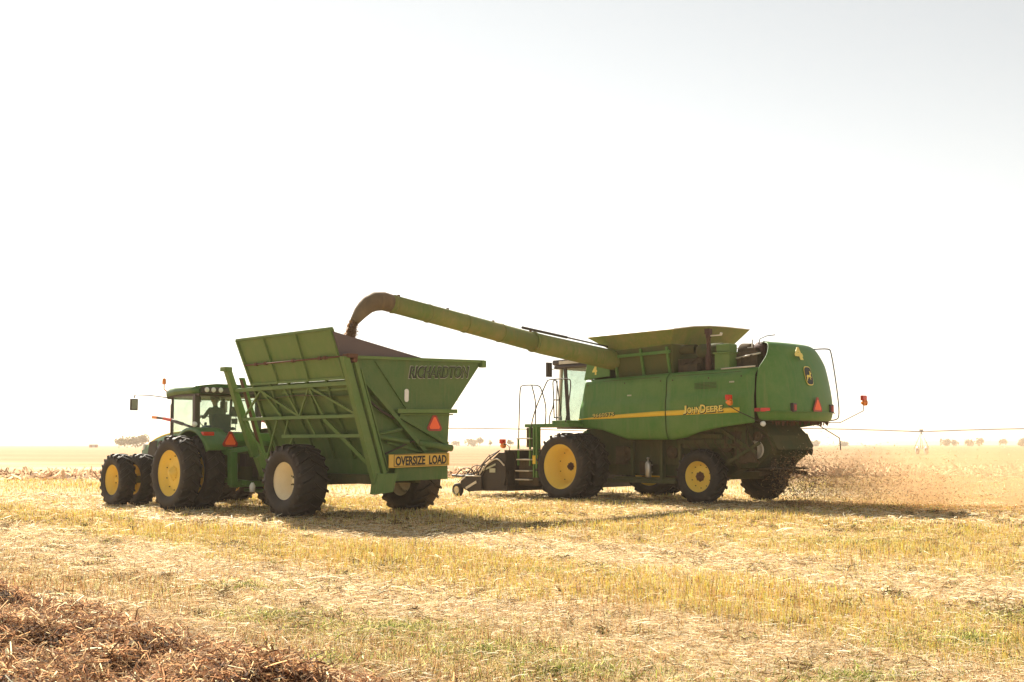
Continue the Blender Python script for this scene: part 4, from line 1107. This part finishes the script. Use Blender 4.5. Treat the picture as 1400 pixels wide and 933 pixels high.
b = MB(); b.beam((-1.70, .02, 2.255), (-1.70, -1.66, 2.285), .12, .09); b.beam((-1.66, -.1, 2.19), (-1.66, -1.6, 2.21), .05, .03); b.build('rear_sill', 'cart_frame', ca, bevel=.006)
b = MB()
b.beam((-1.72, 1.02, 2.98), (-1.72, -.74, 1.41), .09, .13, up=(1, 0, 0)); b.beam((-1.70, -.05, 2.16), (-1.70, -1.42, 1.56), .08, .08, up=(1, 0, 0)); b.beam((-1.65, .56, 3.30), (-1.65, -.30, 2.30), .02, .05, up=(1, 0, 0)); b.beam((-1.66, .25, 1.6), (-1.66, -.95, 1.34), .05, .06, up=(1, 0, 0))
b.build('rear_brace', 'cart_green', ca, bevel=.006)
b = MB(); b.tube([(-1.74, .55, 1.72), (-1.74, -.29, 1.60)], .05, 12); b.tube([(-1.74, -.55, 1.58), (-1.74, -1.50, 1.47)], .075, 14); b.tube([(-1.74, .62, 1.74), (-1.74, -.1, 1.88)], .035, 8); b.build('hydraulic_cylinder', 'cart_green', ca)
b = MB(); b.tube([(-1.74, .9, 2.55), (-1.74, .45, 2.25), (-1.74, .1, 2.1)], .028, 8); b.tube([(-1.72, .75, 1.2), (-1.74, -.4, 1.62), (-1.74, -1.4, 1.40)], .018, 6); b.build('hydraulic_hose', 'black', ca)
b = MB(); b.slab([(-1.635, -.30 + .055 * math.cos(a), 2.60 + (.085 if math.sin(a) > 0 else -.085) + .055 * math.sin(a)) for a in np.linspace(0, 2 * math.pi, 20, endpoint=False)], (-.02, 0, 0)); b.build('white_reflector', 'white', ca)
triangle_sign(ca, (-1.64, -1.09, 1.99), .23)
# lettering
for (mt, bo, off, w, h) in (('letter_pale', .050, .002, 1.78, .295), ('letter_black', .045, .008, 1.75, .27), ('cart_green', -.012, .014, 1.67, .205)):
    text_mesh('cart_lettering', 'RICHARDTON', mt, ca, (-1.64, -1.23, 3.14), (0, -1, .045), (0, 0, 1), h, w, shear=.25, bold=bo, depth=.005, offset=off)
# sign
b = MB(); b.slab([(-1.86, .34, 1.06), (-1.86, .34, 1.34), (-1.86, -1.32, 1.375), (-1.86, -1.32, 1.095)], (-.025, 0, 0)); sg = b.build('oversize_sign', 'sign_yellow', ca, bevel=.004)
text_mesh('sign_lettering', 'OVERSIZE  LOAD', 'letter_black', sg, (-1.888, -.53, 1.217), (0, -1, .02), (0, 0, 1), .195, 1.40, bold=.032, depth=.004, offset=.002)
b = MB()
for z0 in (1.092, 1.332): b.beam((-1.889, .21, z0), (-1.889, -1.25, z0 + .03), .006, .010)
for v0 in (.21, -1.25): b.beam((-1.889, v0, 1.092), (-1.889, v0, 1.332 + (.03 if v0 < 0 else 0)), .006, .010, up=(0, 1, 0))
b.build('sign_border', 'letter_black', sg)
b = MB(); b.slab([(-1.78, .12, .78), (-1.78, .12, 1.06), (-1.78, -1.34, 1.09), (-1.78, -1.34, .80)], (-.03, 0, 0)); b.box((-1.70, -.6, 1.18), (.16, 1.5, .10)); b.build('rear_bumper', 'cart_green', ca, bevel=.008)
# posts
b = MB()
b.slab([(-1.70, lf(3.33) + .00, 3.34), (-1.70, lf(3.33) + .16, 3.34), (-1.70, .62, .62), (-1.70, .40, .62)], (-.14, 0, 0)); b.build('rear_post', 'cart_frame', ca, bevel=.008)
b = MB(); b.beam((-1.82, 1.20, 3.26), (-1.82, .42, .95), .09, .10, up=(1, 0, 0)); b.beam((-1.80, 1.03, 3.1), (-1.80, .30, 1.0), .03, .05, up=(1, 0, 0)); b.build('rear_channel', 'cart_frame', ca, bevel=.006)
b = MB(); b.box((-1.80, 1.30, 3.36), (.22, .24, .08)); b.lathe([(.001, .08), (.06, .08), (.06, -.08), (.001, -.08)], (-1.80, 1.22, 3.28), 'X', 12); b.build('pivot_cap', 'rusty', ca, bevel=.01)
b = MB(); b.slab([(-1.68, .62, .95), (-1.68, .68, .52), (-1.68, .22, .56), (-1.68, .1, .95)], (-.2, 0, 0)); b.build('rear_foot', 'cart_frame', ca, bevel=.01)
b = MB()
b.slab([(2.82, lf(3.3) + .0, 3.30), (2.82, lf(3.3) + .14, 3.30), (2.82, .72, 1.25), (2.82, .52, 1.25)], (.16, 0, 0)); b.box((2.9, lf(3.3) + .1, 3.30), (.22, .2, .10)); b.slab([(2.62, 1.10, 3.1), (2.62, 1.24, 3.1), (2.62, .60, 1.2), (2.62, .45, 1.2)], (.05, 0, 0))
b.beam((2.7, .6, 1.3), (2.7, .4, .85), .2, .3); b.build('front_post', 'cart_frame', ca, bevel=.008)
b = MB(); b.tube([(2.62, 1.2, 3.05), (2.5, .75, 1.5)], .035, 10); b.build('front_cylinder', 'rusty', ca)
# side truss on the leaning left frame
def tp(u, z, o=.02): return (u, lf(z) + o, z)
b = MB()
b.beam(tp(2.86, 2.81), tp(-1.72, 2.81), .09, .085); b.beam(tp(2.86, 2.14), tp(-1.76, 2.14), .09, .075); b.beam(tp(1.35, 1.73), tp(-1.74, 1.73), .08, .075); b.beam(tp(1.0, 2.70, -.04), tp(-1.7, 2.70, -.04), .05, .05)
tr0 = b.build('truss_rail', 'cart_frame', ca, bevel=.006)
b = MB()
for (a, c, w) in ((tp(1.78, 2.77), tp(2.78, 2.18), .045), (tp(1.78, 2.77), tp(.52, 2.18), .05), (tp(1.75, 2.77), tp(1.20, 2.18), .06), (tp(.80, 2.77), tp(.50, 2.18), .05), (tp(-.14, 2.77), tp(.46, 2.18), .05), (tp(-.16, 2.77), tp(-.42, 2.18), .05), (tp(-.20, 2.77), tp(-1.6, 2.18), .05),
                  (tp(2.78, 2.10), tp(2.3, 1.22), .05), (tp(1.40, 2.10), tp(2.25, 1.22), .06), (tp(.95, 2.10), tp(1.25, 1.77), .05), (tp(.95, 1.7), tp(1.5, 1.25), .05), (tp(-.42, 2.10), tp(-1.66, 1.10), .085), (tp(0.2, 2.10), tp(0.05, 1.77), .05), (tp(-1.62, 2.78, -.05), tp(-1.7, 1.3, -.05), .05)):
    b.beam(a, c, w, .04, up=(0, 1, 0))
b.build('truss_strut', 'cart_frame', ca, bevel=.004)
# side extension
ex = MB()
def ep(u, t, o=0): return (u * (1.0 + 0.0 * t), 1.19 + .41 * t + o, 2.90 + 1.02 * t)
ex.slab([(2.16, *ep(0, 1)[1:]), (-1.60, *ep(0, 1)[1:]), (-1.48, *ep(0, 0)[1:]), (2.10, *ep(0, 0)[1:])], (0, -.02, 0)); xo = ex.build('side_extension', 'cart_frame', ca)
b = MB()
for u in (2.10, .98 + .02, -.20, -1.50):
    b.beam((u + (.04 if u > 0 else -.04), *ep(0, 1.0, .03)[1:]), (u - .0, *ep(0, 0, .03)[1:]), .05, .05, up=(0, 1, 0))
b.beam((2.16, *ep(0, 1, .02)[1:]), (-1.6, *ep(0, 1, .02)[1:]), .045, .05)
b.beam((2.10, *ep(0, .02, .02)[1:]), (-1.5, *ep(0, .02, .02)[1:]), .05, .05)
b.build('extension_rib', 'cart_frame', xo)
b = MB(); b.tube([(2.08, *ep(0, .44, .06)[1:]), (-1.70, *ep(0, .44, .06)[1:])], .018, 8)
for u in (1.6, 1.2, .1, -.9, -1.1): b.box((u, ep(0, .44, .06)[1], ep(0, .44)[2]), (.08, .06, .07))
b.build('hinge_rod', 'rusty', xo)
# dark belting closing the gap between extension and rear wall
b = MB(); b.slab([(-1.60, 1.60, 3.86), (-1.60, 1.42, 3.40), (-1.60, 1.30, 3.10), (-1.60, .9, 3.30), (-1.60, -.95, 3.40)], (.015, 0, 0)); b.build('rear_belting', 'mauve', ca)
b = MB(); b.slab([(2.1, 1.56, 3.82), (2.1, 1.34, 3.36), (2.1, -.95, 3.42)], (.015, 0, 0)); b.build('front_belting', 'mauve', ca)
# heap of grain inside
b = MB(); rows = []
for i in range(15):
    u = 2.05 - 3.6 * i / 14
    rows.append([(u, 1.2 - 3.3 * k / 14, 2.55 + .62 * math.exp(-((u - .4) ** 2) / 1.2 - ((1.2 - 3.3 * k / 14 + .1) ** 2) / .7)) for k in range(15)])
b.grid(rows); b.build('grain_heap', 'grain', ca)

# ================================================================ TRACTOR
tc = thing('row_crop_tractor', 'green tractor with dual yellow wheels pulling the grain cart', 'tractor', (-6.706, 28.183, 0), RZ)
for s in (1, -1):
    wheel(tc, 0, s * 1.92, .88, .46, .54, s, lugs=22, depth=.13, hub='yellow_rim')
    wheel(tc, 0, s * 1.30, .88, .46, .54, s, lugs=22, hub=False)
    wheel(tc, 2.93, s * 1.95, .66, .40, .38, s, lugs=20, depth=.22, hub='yellow_rim', tread=.04)
    wheel(tc, 2.93, s * 1.36, .66, .40, .38, s, lugs=20, hub=False, tread=.04)
b = MB(); b.box((1.5, 0, .95), (4.6, .6, .55)); b.beam((0, -1.7, .88), (0, 1.7, .88), .24); b.beam((2.93, -1.6, .66), (2.93, 1.6, .66), .18); b.box((.2, 0, 1.25), (1.6, 1.2, .7)); b.box((-.55, 0, .9), (.6, .7, .7)); b.box((1.3, .75, 1.0), (1.2, .35, .6)); b.box((1.3, -.75, 1.0), (1.2, .35, .6)); b.build('chassis', 'dark_green', tc, bevel=.03)
# hood
def hood_sec(u):
    t = (u - 1.9) / 2.6
    top = 1.96 - .10 * t - .36 * t ** 3.2; w = .50 - .10 * t; bot = 1.15 + .02 * t
    return [(u, w, bot), (u, w + .02, bot + (top - bot) * .55), (u, w - .02, top - .16), (u, w - .12, top - .05), (u, .15, top), (u, -.15, top), (u, -w + .12, top - .05), (u, -w + .02, top - .16), (u, -w - .02, bot + (top - bot) * .55), (u, -w, bot)]
b = MB(); b.grid([hood_sec(u) for u in np.linspace(1.9, 4.35, 12)]); hs_ = hood_sec(4.35); b.face([b.bm.verts.new(Vector(p) + Vector((.02, 0, 0))) for p in hs_]); ho = b.build('hood', 'green', tc)
b = MB()
for s in (1, -1):
    b.grid([[(u, s * (hood_sec(u)[3][1] + .035), hood_sec(u)[3][2] + dz) for dz in (-.055, .0)] for u in np.linspace(1.95, 4.2, 10)])
b.build('hood_stripe', 'stripe', ho, solid=.006)
for s in (1, -1):
    for (u0, u1) in ((3.3, 3.0), (3.85, 3.42), (2.9, 2.3)):
        w0 = abs(hood_sec(u0)[1][1]) + .012
        b = MB(); b.slab([(u0 + .10, s * w0, 1.25), (u0, s * w0, 1.62), (u1, s * w0, 1.66), (u1 + .1, s * w0, 1.25)], (0, s * .012, 0)); b.build('side_louvre', 'black', ho); b = MB(); b.box((4.38, 0, 1.35), (.04, .62, .40)); b.build('grille', 'black', ho)
b = MB(); b.box((4.30, .36, 1.48), (.12, .12, .16)); b.build('headlight', 'lamp_clear', ho, bevel=.02); b = MB(); b.box((4.30, -.36, 1.48), (.12, .12, .16)); b.build('headlight', 'lamp_clear', ho, bevel=.02)
b = MB()
for v in (-.25, 0, .25): b.box((4.62, v, .85), (.35, .22, .5))
b.build('front_weight', 'green', tc, bevel=.03)
b = MB(); b.tube([(1.95, -.62, 1.3), (1.95, -.62, 2.2), (1.95, -.62, 2.75), (1.9, -.62, 2.9)], [.09, .09, .05, .05], 14); b.build('exhaust_stack', 'black', tc)
# cab
cu0, cu1 = .52, 1.95
b = MB()
for (p0, p1, w) in (((cu1, .80, 1.55), (cu1 - .05, .84, 2.78), .06), ((cu1, -.80, 1.55), (cu1 - .05, -.84, 2.78), .06), ((cu0 + .1, .86, 1.80), (cu0 + .1, .88, 2.78), .14), ((cu0 + .1, -.86, 1.80), (cu0 + .1, -.88, 2.78), .14), ((cu0 + .04, .88, 1.82), (cu0 + .04, -.88, 1.82), .09), ((cu1, .8, 1.6), (cu1, -.8, 1.6), .08), ((cu1, .82, 1.6), (cu0, .88, 1.75), .05)):
    b.beam(p0, p1, w, w)
b.build('cab_frame', 'dark_plastic', tc, bevel=.01)
b = MB()
b.slab([(cu1 - .02, .81, 1.62), (cu0 + .18, .87, 1.62), (cu0 + .18, .88, 2.76), (cu1 - .05, .84, 2.76)], (0, .01, 0)); b.slab([(cu1 - .02, -.81, 1.62), (cu0 + .18, -.87, 1.62), (cu0 + .18, -.88, 2.76), (cu1 - .05, -.84, 2.76)], (0, .01, 0))
b.slab([(cu0 + .05, .79, 1.86), (cu0 + .05, -.79, 1.86), (cu0 + .06, -.80, 2.76), (cu0 + .06, .80, 2.76)], (.01, 0, 0)); b.slab([(cu1, .77, 1.64), (cu1, -.77, 1.64), (cu1 - .05, -.80, 2.76), (cu1 - .05, .80, 2.76)], (.01, 0, 0)); b.build('cab_window', 'glass', tc)
b = MB()
def rsec(u, k): return [(u, v * k, z) for v, z in ((.98, 2.80), (1.02, 2.90), (.92, 2.99), (.5, 3.04), (-.5, 3.04), (-.92, 2.99), (-1.02, 2.90), (-.98, 2.80))]
secs = [(.36, .93, -.02), (.30, 1.0, -.0), (.8, 1.0, .0), (1.5, 1.0, .0), (1.95, .98, -.03), (2.10, .90, -.10)]
rr = [[(u, v, z + dz) for (u, v, z) in rsec(u, k)] for u, k, dz in secs]
b.grid(rr, wrap=True); b.face([b.bm.verts.new(Vector(p)) for p in rr[0]]); b.face([b.bm.verts.new(Vector(p)) for p in rr[-1]]); ro = b.build('cab_roof', 'green', tc)
b = MB(); b.slab([(1.98, .90, 2.74), (.40, .92, 2.74), (.40, -.92, 2.74), (1.98, -.90, 2.74)], (0, 0, .07)); b.slab([(.29, .96, 2.80), (.29, -.96, 2.80), (.29, -.94, 2.95), (.29, .94, 2.95)], (-.03, 0, 0)); b.build('roof_band', 'dark_plastic', ro, bevel=.01)
for v in (.80, .62, .42, -.62, -.80):
    b = MB(); b.lathe([(.001, -.03), (.052, -.02), (.065, 0), (.05, .02)], (.25, v, 2.885), 'X', 14); b.build('roof_lamp', 'lamp_clear', ro)
b = MB(); b.tube([(1.98, .95, 2.88), (2.03, 1.02, 2.95), (2.03, 1.02, 3.08)], .015, 6); b.lathe([(.045, 0), (.05, .02), (.045, .12), (.02, .15), (.001, .15)], (2.03, 1.02, 3.08), 'Z', 12); bo = b.build('beacon', 'lamp_amber', tc)
for s in (1, -1):
    b = MB(); b.tube([(1.9, s * .86, 2.72), (2.4, s * 1.2, 2.80), (3.05, s * 1.30, 2.83), (3.10, s * 1.30, 2.75)], .016, 6); b.box((3.10, s * 1.30, 2.58), (.06, .20, .30)); mi = b.build('wing_mirror', 'dark_plastic', tc, bevel=.015)
    b = MB(); b.box((3.066, s * 1.30, 2.58), (.01, .16, .25)); b.build('mirror_glass', 'steel', mi)
b = MB(); b.tube([(1.80, .92, 1.5), (1.80, .94, 2.55), (1.70, .92, 2.60)], .012, 6); b.tube([(1.75, .92, 1.55), (1.75, .98, 1.75), (1.9, .98, 1.75), (1.9, .92, 1.6)], .02, 6); b.build('grab_rail', 'black', tc)
# fenders
for s in (1, -1):
    b = MB(); rows = []
    for a in np.linspace(R(20), R(150), 14):
        r_ = 1.02 + .03 * math.sin(a)
        rows.append([(r_ * math.cos(a) * 1.0, s * v, .90 + r_ * math.sin(a)) for v in (.70, .95, 1.30, 1.36)] + [((r_ - .08) * math.cos(a), s * 1.38, .90 + (r_ - .08) * math.sin(a))])
    b.grid(rows); fe = b.build('fender', 'green', tc, solid=.02)
    b = MB(); b.box((-.55, s * 1.20, 1.80), (.12, .30, .10)); b.build('tail_lamp', 'lamp_red', fe, bevel=.02)
    b = MB(); b.lathe([(.001, -.05), (.055, -.04), (.07, 0), (.05, .04)], (-.10, s * 1.30, 2.03), 'X', 14); b.build('work_lamp', 'lamp_clear', fe)
    b = MB(); b.beam((.45, s * 1.30, 2.04), (.95, s * 1.34, 2.14), .05, .07); b.beam((1.32, s * 1.36, 2.19), (1.62, s * 1.38, 2.215), .05, .06); b.tube([(0, s * 1.3, 1.96), (.45, s * 1.30, 2.04)], .03, 6); ma = b.build('marker_arm', 'dark_plastic', fe)
    b = MB(); b.beam((.95, s * 1.34, 2.14), (1.32, s * 1.36, 2.19), .055, .07); b.build('red_marker', 'lamp_red', ma); b = MB(); b.beam((1.62, s * 1.38, 2.215), (1.86, s * 1.39, 2.23), .06, .07); b.build('amber_marker', 'lamp_amber', ma)
b = MB(); b.box((-.35, -.1, 1.66), (.5, 1.4, .34)); b.box((-.62, -.1, 1.72), (.1, 1.3, .22)); b.build('rear_deck', 'green', tc, bevel=.03)
triangle_sign(tc, (-.90, .80, 1.64), .22)
# three-point hitch and hydraulic remotes
b = MB()
b.beam((-.45, .80, 1.40), (-1.05, .80, 1.36), .16, .14); b.beam((-1.02, .80, 1.38), (-1.05, .80, .60), .16, .2); b.beam((-.45, -.70, 1.40), (-1.05, -.70, 1.36), .16, .14); b.beam((-1.02, -.70, 1.38), (-1.05, -.70, .60), .16, .2)
b.beam((-1.0, .8, 1.40), (-1.25, .2, 1.50), .12, .12); b.beam((-1.05, .85, .62), (-1.05, -.75, .62), .14, .14); b.beam((-.2, .55, .7), (-1.3, .55, .65), .09, .12); b.beam((-.2, -.45, .7), (-1.3, -.45, .65), .09, .12); b.beam((-.3, 0, .45), (-1.3, -.05, .45), .12, .08)
b.build('three_point_hitch', 'green', tc, bevel=.015)
b = MB()
b.box((-.9, .1, 1.18), (.25, .7, .3)); b.box((-.95, -.1, .9), (.3, .5, .25))
for k in range(8):
    v = -.35 + .11 * k
    b.tube(smooth_path([(-.95, v, 1.3), (-1.25, v, 1.32 + .03 * (k % 3)), (-1.6, v * .6, .85), (-2.2, -.1 + v * .2, .68)], 2), .014, 6)
b.build('hydraulic_hose', 'black', tc)
b = MB(); b.tube([(-.9, .62, 1.1), (-1.05, .7, .6)], .03, 8); b.tube([(-.95, -.35, 1.3), (-1.15, -.35, .6)], .03, 8); b.build('lift_rod', 'steel', tc)
b = MB(); b.lathe([(.001, 0), (.06, 0), (.07, .14), (.03, .22), (.001, .22)], (-1.35, .45, .44), 'Z', 12); b.build('hitch_pin', 'white', tc)
# inside the cab
b = MB(); b.box((1.0, .08, 1.78), (.5, .52, .16)); b.box((.80, .08, 2.06), (.12, .48, .50)); b.box((1.05, -.30, 1.95), (.5, .10, .08)); b.build('driver_seat', 'seat_cloth', tc, bevel=.04)
b = MB(); b.box((1.2, 0, 1.58), (1.4, 1.5, .12)); b.build('cab_floor', 'machinery', tc)
b = MB(); b.tube([(1.75, .05, 1.7), (1.62, .05, 2.12)], .035, 8); pts = [(1.60 + .09 * math.sin(a), .05 + .19 * math.cos(a), 2.14 + .15 * math.sin(a)) for a in np.linspace(0, 2 * math.pi, 24)]; b.tube(pts, .014, 6); b.build('steering_wheel', 'black', tc)
b = MB(); b.box((1.35, -.62, 2.40), (.04, .20, .26)); b.box((1.35, -.62, 2.15), (.04, .16, .14)); b.tube([(1.35, -.66, 1.9), (1.35, -.66, 2.6)], .012, 6); b.build('cab_monitor', 'black', tc, bevel=.01)
b = MB(); b.tube([(.75, .7, 2.72), (1.0, .55, 2.62)], .02, 6); b.tube([(.6, -.1, 2.66), (.6, -.75, 2.66)], .012, 6); b.box((.75, .3, 2.70), (.25, .12, .06)); b.build('cab_fittings', 'black', tc)

# ---------------------------------------------------------------- driver (seen through the rear window)
pe = None
def person():
    me = bpy.data.meshes.new('person')
    V = [(0, 0, 0), (0, 0, .20), (0.02, 0, .38), (0.04, 0, .50), (0.06, 0, .57), (0.075, 0, .66), (.08, 0, .74),     # 0-6 pelvis..head
         (.02, .17, .46), (.16, .25, .26), (.38, .17, .27), (.46, .13, .31),       # 7-10 left arm
         (.02, -.17, .46), (.16, -.25, .26), (.38, -.17, .27), (.46, -.13, .31),   # 11-14 right arm
         (.02, .10, -.02), (.42, .13, .0), (.50, .13, -.36), (.62, .13, -.39),     # 15-18 left leg
         (.02, -.10, -.02), (.42, -.13, .0), (.50, -.13, -.36), (.62, -.13, -.39)]
    rd = [.14, .15, .16, .075, .055, .088, .085, .065, .048, .036, .034, .065, .048, .036, .034, .095, .07, .048, .038, .095, .07, .048, .038]
    E = [(0, 1), (1, 2), (2, 3), (3, 4), (4, 5), (5, 6), (2, 7), (7, 8), (8, 9), (9, 10), (2, 11), (11, 12), (12, 13), (13, 14), (0, 15), (15, 16), (16, 17), (17, 18), (0, 19), (19, 20), (20, 21), (21, 22)]
    for s, w in ((1, 10), (-1, 14)):
        for k in range(4):
            i = len(V); y0 = V[w][1] + s * (-.03 + .02 * k)
            V += [(V[w][0] + .035, y0, .315), (V[w][0] + .07, y0, .30 - .003 * k), (V[w][0] + .065, y0, .268)]; rd += [.010, .009, .008]
            E += [(w, i), (i, i + 1), (i + 1, i + 2)]
        i = len(V); V += [(V[w][0] + .01, V[w][1] - s * .035, .29), (V[w][0] + .04, V[w][1] - s * .04, .27)]; rd += [.011, .009]; E += [(w, i), (i, i + 1)]
    me.from_pydata(V, E, [])
    o = bpy.data.objects.new('person', me); COL.objects.link(o)
    md = o.modifiers.new('skin', 'SKIN')
    for i, r in enumerate(rd):
        sv = me.skin_vertices[0].data[i]; sv.radius = (r, r * (1.0 if i != 6 else .95)); sv.use_root = (i == 0)
    o.modifiers.new('sub', 'SUBSURF').levels = 2; o.modifiers['sub'].render_levels = 2
    dg = bpy.context.evaluated_depsgraph_get(); dg.update()
    me2 = bpy.data.meshes.new_from_object(o.evaluated_get(dg)); bpy.data.objects.remove(o)
    me2.name = 'person'; me2.materials.clear()
    for mt in ('skin', 'shirt', 'denim'): me2.materials.append(M[mt])
    for p in me2.polygons:
        c = p.center
        arm = abs(c.y) > .12 and c.x > .05 and c.z > .2
        if c.z > .555 or (c.x > .34 and c.z > .2): k = 0
        elif c.z > .06 and not (c.x > .2 and not arm): k = 1
        else: k = 2
        p.material_index = k; p.use_smooth = True
    o = bpy.data.objects.new('person', me2); COL.objects.link(o)
    b = MB(); b.lathe([(.098, -.005), (.100, .02), (.092, .06), (.06, .095), (.001, .105)], (.075, 0, .735), 'Z', 18); b.slab([(.15, .07, .735), (.24, .05, .725), (.24, -.05, .725), (.15, -.07, .735)], (0, 0, .012)); b.build('cap', 'seat_cloth', o)
    b = MB(); b.lathe([(.001, .012), (.016, .006), (.012, -.01)], (.165, 0, .68), 'X', 8)
    b.lathe([(.001, .01), (.012, 0), (.001, -.006)], (.158, .032, .70), 'X', 8); b.lathe([(.001, .01), (.012, 0), (.001, -.006)], (.158, -.032, .70), 'X', 8)
    b.beam((.158, -.025, .642), (.158, .025, .642), .006, .008); b.box((.075, .092, .685), (.04, .015, .06)); b.box((.075, -.092, .685), (.04, .015, .06)); b.build('face', 'skin', o)
    return o
pe = person()
mw = Matrix.Translation((-6.706, 28.183, 0)) @ Matrix.Rotation(RZ, 4, 'Z') @ Matrix.Translation((1.02, .10, 1.97))
pe.location = mw.translation; pe.rotation_euler = (0, 0, RZ)
tag(pe, 'person in olive shirt and cap seated inside the tractor cab, facing away', 'person')

# ---------------------------------------------------------------- falling grain, flying chaff, dust
def loc2w(u, v, z, o=(3.092, 33.458)):
    c, s = math.cos(RZ), math.sin(RZ)
    return (o[0] + u * c - v * s, o[1] + u * s + v * c, z)
n = 11000
t = rng.uniform(0, 1, n)
u = -1.0 + rng.normal(0, .035, n) * (1 + t); v = 10.24 + .30 * t + rng.normal(0, .042, n) * (1 + 1.5 * t); z = 4.32 - 1.5 * t ** 1.3 + rng.normal(0, .03, n)
c_, s_ = math.cos(RZ), math.sin(RZ)
X = 3.092 + u * c_ - v * s_; Y = 33.458 + u * s_ + v * c_
st = strips(X, Y, z, rng.uniform(.012, .05, n), rng.uniform(.006, .012, n), rng.uniform(0, 6.28, n), rng.uniform(-1.3, 1.3, n), palette(n, [(0.36, 0.20, 0.10), (0.26, 0.13, 0.06), (0.50, 0.32, 0.16)], (4, 3, 2)))
tag(quads_object('falling_grain', *st, M['plant']), 'brown stream of grain pouring from the auger spout into the cart', 'grain', kind='stuff')

n = 21000
t = rng.beta(.85, 2.0, n)
dist = 7.0 * t
u = -5.6 - dist
v = rng.normal(-.1, 1, n) * (.42 + .30 * dist)
zc = 1.25 - .10 * dist; zsp = .42 + .02 * dist
z = np.clip(zc * .55 + rng.normal(0, 1, n) * zsp * .8, 0.0, 1.0 + .35 * np.sin(dist * 1.3 + 1) + 1.35 - .16 * dist)
low = rng.uniform(0, 1, n) < .20
z[low] = rng.uniform(0, .12, low.sum())
drift = .35 * dist
X = 3.092 + u * c_ - v * s_ + drift * .5; Y = 33.458 + u * s_ + v * c_ + drift * .55
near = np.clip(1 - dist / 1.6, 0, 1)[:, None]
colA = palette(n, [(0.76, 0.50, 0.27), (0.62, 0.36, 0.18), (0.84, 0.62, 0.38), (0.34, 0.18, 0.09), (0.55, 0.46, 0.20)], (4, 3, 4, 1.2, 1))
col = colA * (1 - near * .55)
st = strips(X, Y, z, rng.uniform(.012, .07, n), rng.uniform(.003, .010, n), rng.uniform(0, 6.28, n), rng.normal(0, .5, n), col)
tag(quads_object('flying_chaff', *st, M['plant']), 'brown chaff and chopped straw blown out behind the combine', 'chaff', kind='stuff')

def dust_cloud():
    b = MB()
    rows = []
    for i in range(15):
        t = i / 14; dist = 17.0 * t
        cu = -5.5 - dist
        wv = (.7 + .30 * dist) * (.08, .45, .8)[min(i, 2)] * (1 if i < 14 else .5) / (.8 if i > 1 else 1); hh = (1.7 + .02 * dist) * ((.10, .6, 1)[min(i, 2)] if i < 14 else .35)
        row = []
        for k in range(16):
            a = 2 * math.pi * k / 16
            x, y, _ = loc2w(cu, -.1 + wv * math.cos(a), 0)
            row.append((x + .40 * dist, y + .42 * dist, .05 + hh * (.5 + .5 * math.sin(a)) * (1.0 + .16 * noise.noise(Vector((dist * .5, a, 5))))))
        rows.append(row)
    b.grid(rows, wrap=True)
    b.face([v for v in b.bm.verts[:16]] if False else [b.bm.verts.new(Vector(p)) for p in rows[0]]); b.face([b.bm.verts.new(Vector(p)) for p in rows[-1]])
    bmesh.ops.remove_doubles(b.bm, verts=b.bm.verts, dist=1e-4)
    m = bpy.data.materials.new('airborne_dust'); m.use_nodes = True; nt = m.node_tree; nt.nodes.clear()
    out = nt.nodes.new('ShaderNodeOutputMaterial'); pv_ = nt.nodes.new('ShaderNodeVolumePrincipled')
    pv_.inputs['Color'].default_value = (0.93, 0.66, 0.40, 1); pv_.inputs['Anisotropy'].default_value = 0.6
    nz = nt.nodes.new('ShaderNodeTexNoise'); nz.inputs['Scale'].default_value = .75; nz.inputs['Detail'].default_value = 3
    geo = nt.nodes.new('ShaderNodeNewGeometry'); nt.links.new(geo.outputs['Position'], nz.inputs['Vector'])
    r = nt.nodes.new('ShaderNodeMapRange'); r.inputs[1].default_value = .38; r.inputs[2].default_value = .70; r.inputs[3].default_value = 0.22; r.inputs[4].default_value = 1.25
    nt.links.new(nz.outputs[0], r.inputs[0])
    sep = nt.nodes.new('ShaderNodeSeparateXYZ'); nt.links.new(geo.outputs['Position'], sep.inputs[0])
    rz_ = nt.nodes.new('ShaderNodeMapRange'); rz_.inputs[1].default_value = 0.5; rz_.inputs[2].default_value = 1.75; rz_.inputs[3].default_value = 1.0; rz_.inputs[4].default_value = 0.0
    nt.links.new(sep.outputs[2], rz_.inputs[0])
    mu = nt.nodes.new('ShaderNodeMath'); mu.operation = 'MULTIPLY'; nt.links.new(r.outputs[0], mu.inputs[0]); nt.links.new(rz_.outputs[0], mu.inputs[1])
    nt.links.new(mu.outputs[0], pv_.inputs['Density']); nt.links.new(pv_.outputs[0], out.inputs['Volume'])
    o = b.build('dust_cloud', m)
    tag(o, 'tan dust hanging over the stubble behind the combine', 'dust', kind='stuff')
dust_cloud()

# ---------------------------------------------------------------- haze over the far field
def haze():
    b = MB(); b.box((0, 2120, 24), (8700, 4460, 50))
    m = bpy.data.materials.new('pale_air'); m.use_nodes = True; nt = m.node_tree; nt.nodes.clear()
    out = nt.nodes.new('ShaderNodeOutputMaterial'); v = nt.nodes.new('ShaderNodeVolumePrincipled')
    v.inputs['Color'].default_value = (1.0, 0.86, 0.70, 1); v.inputs['Density'].default_value = 0.00042; v.inputs['Anisotropy'].default_value = 0.3
    nt.links.new(v.outputs[0], out.inputs['Volume'])
    o = b.build('haze', m); tag(o, 'thin pale haze over the whole field', 'haze', kind='stuff')
haze()
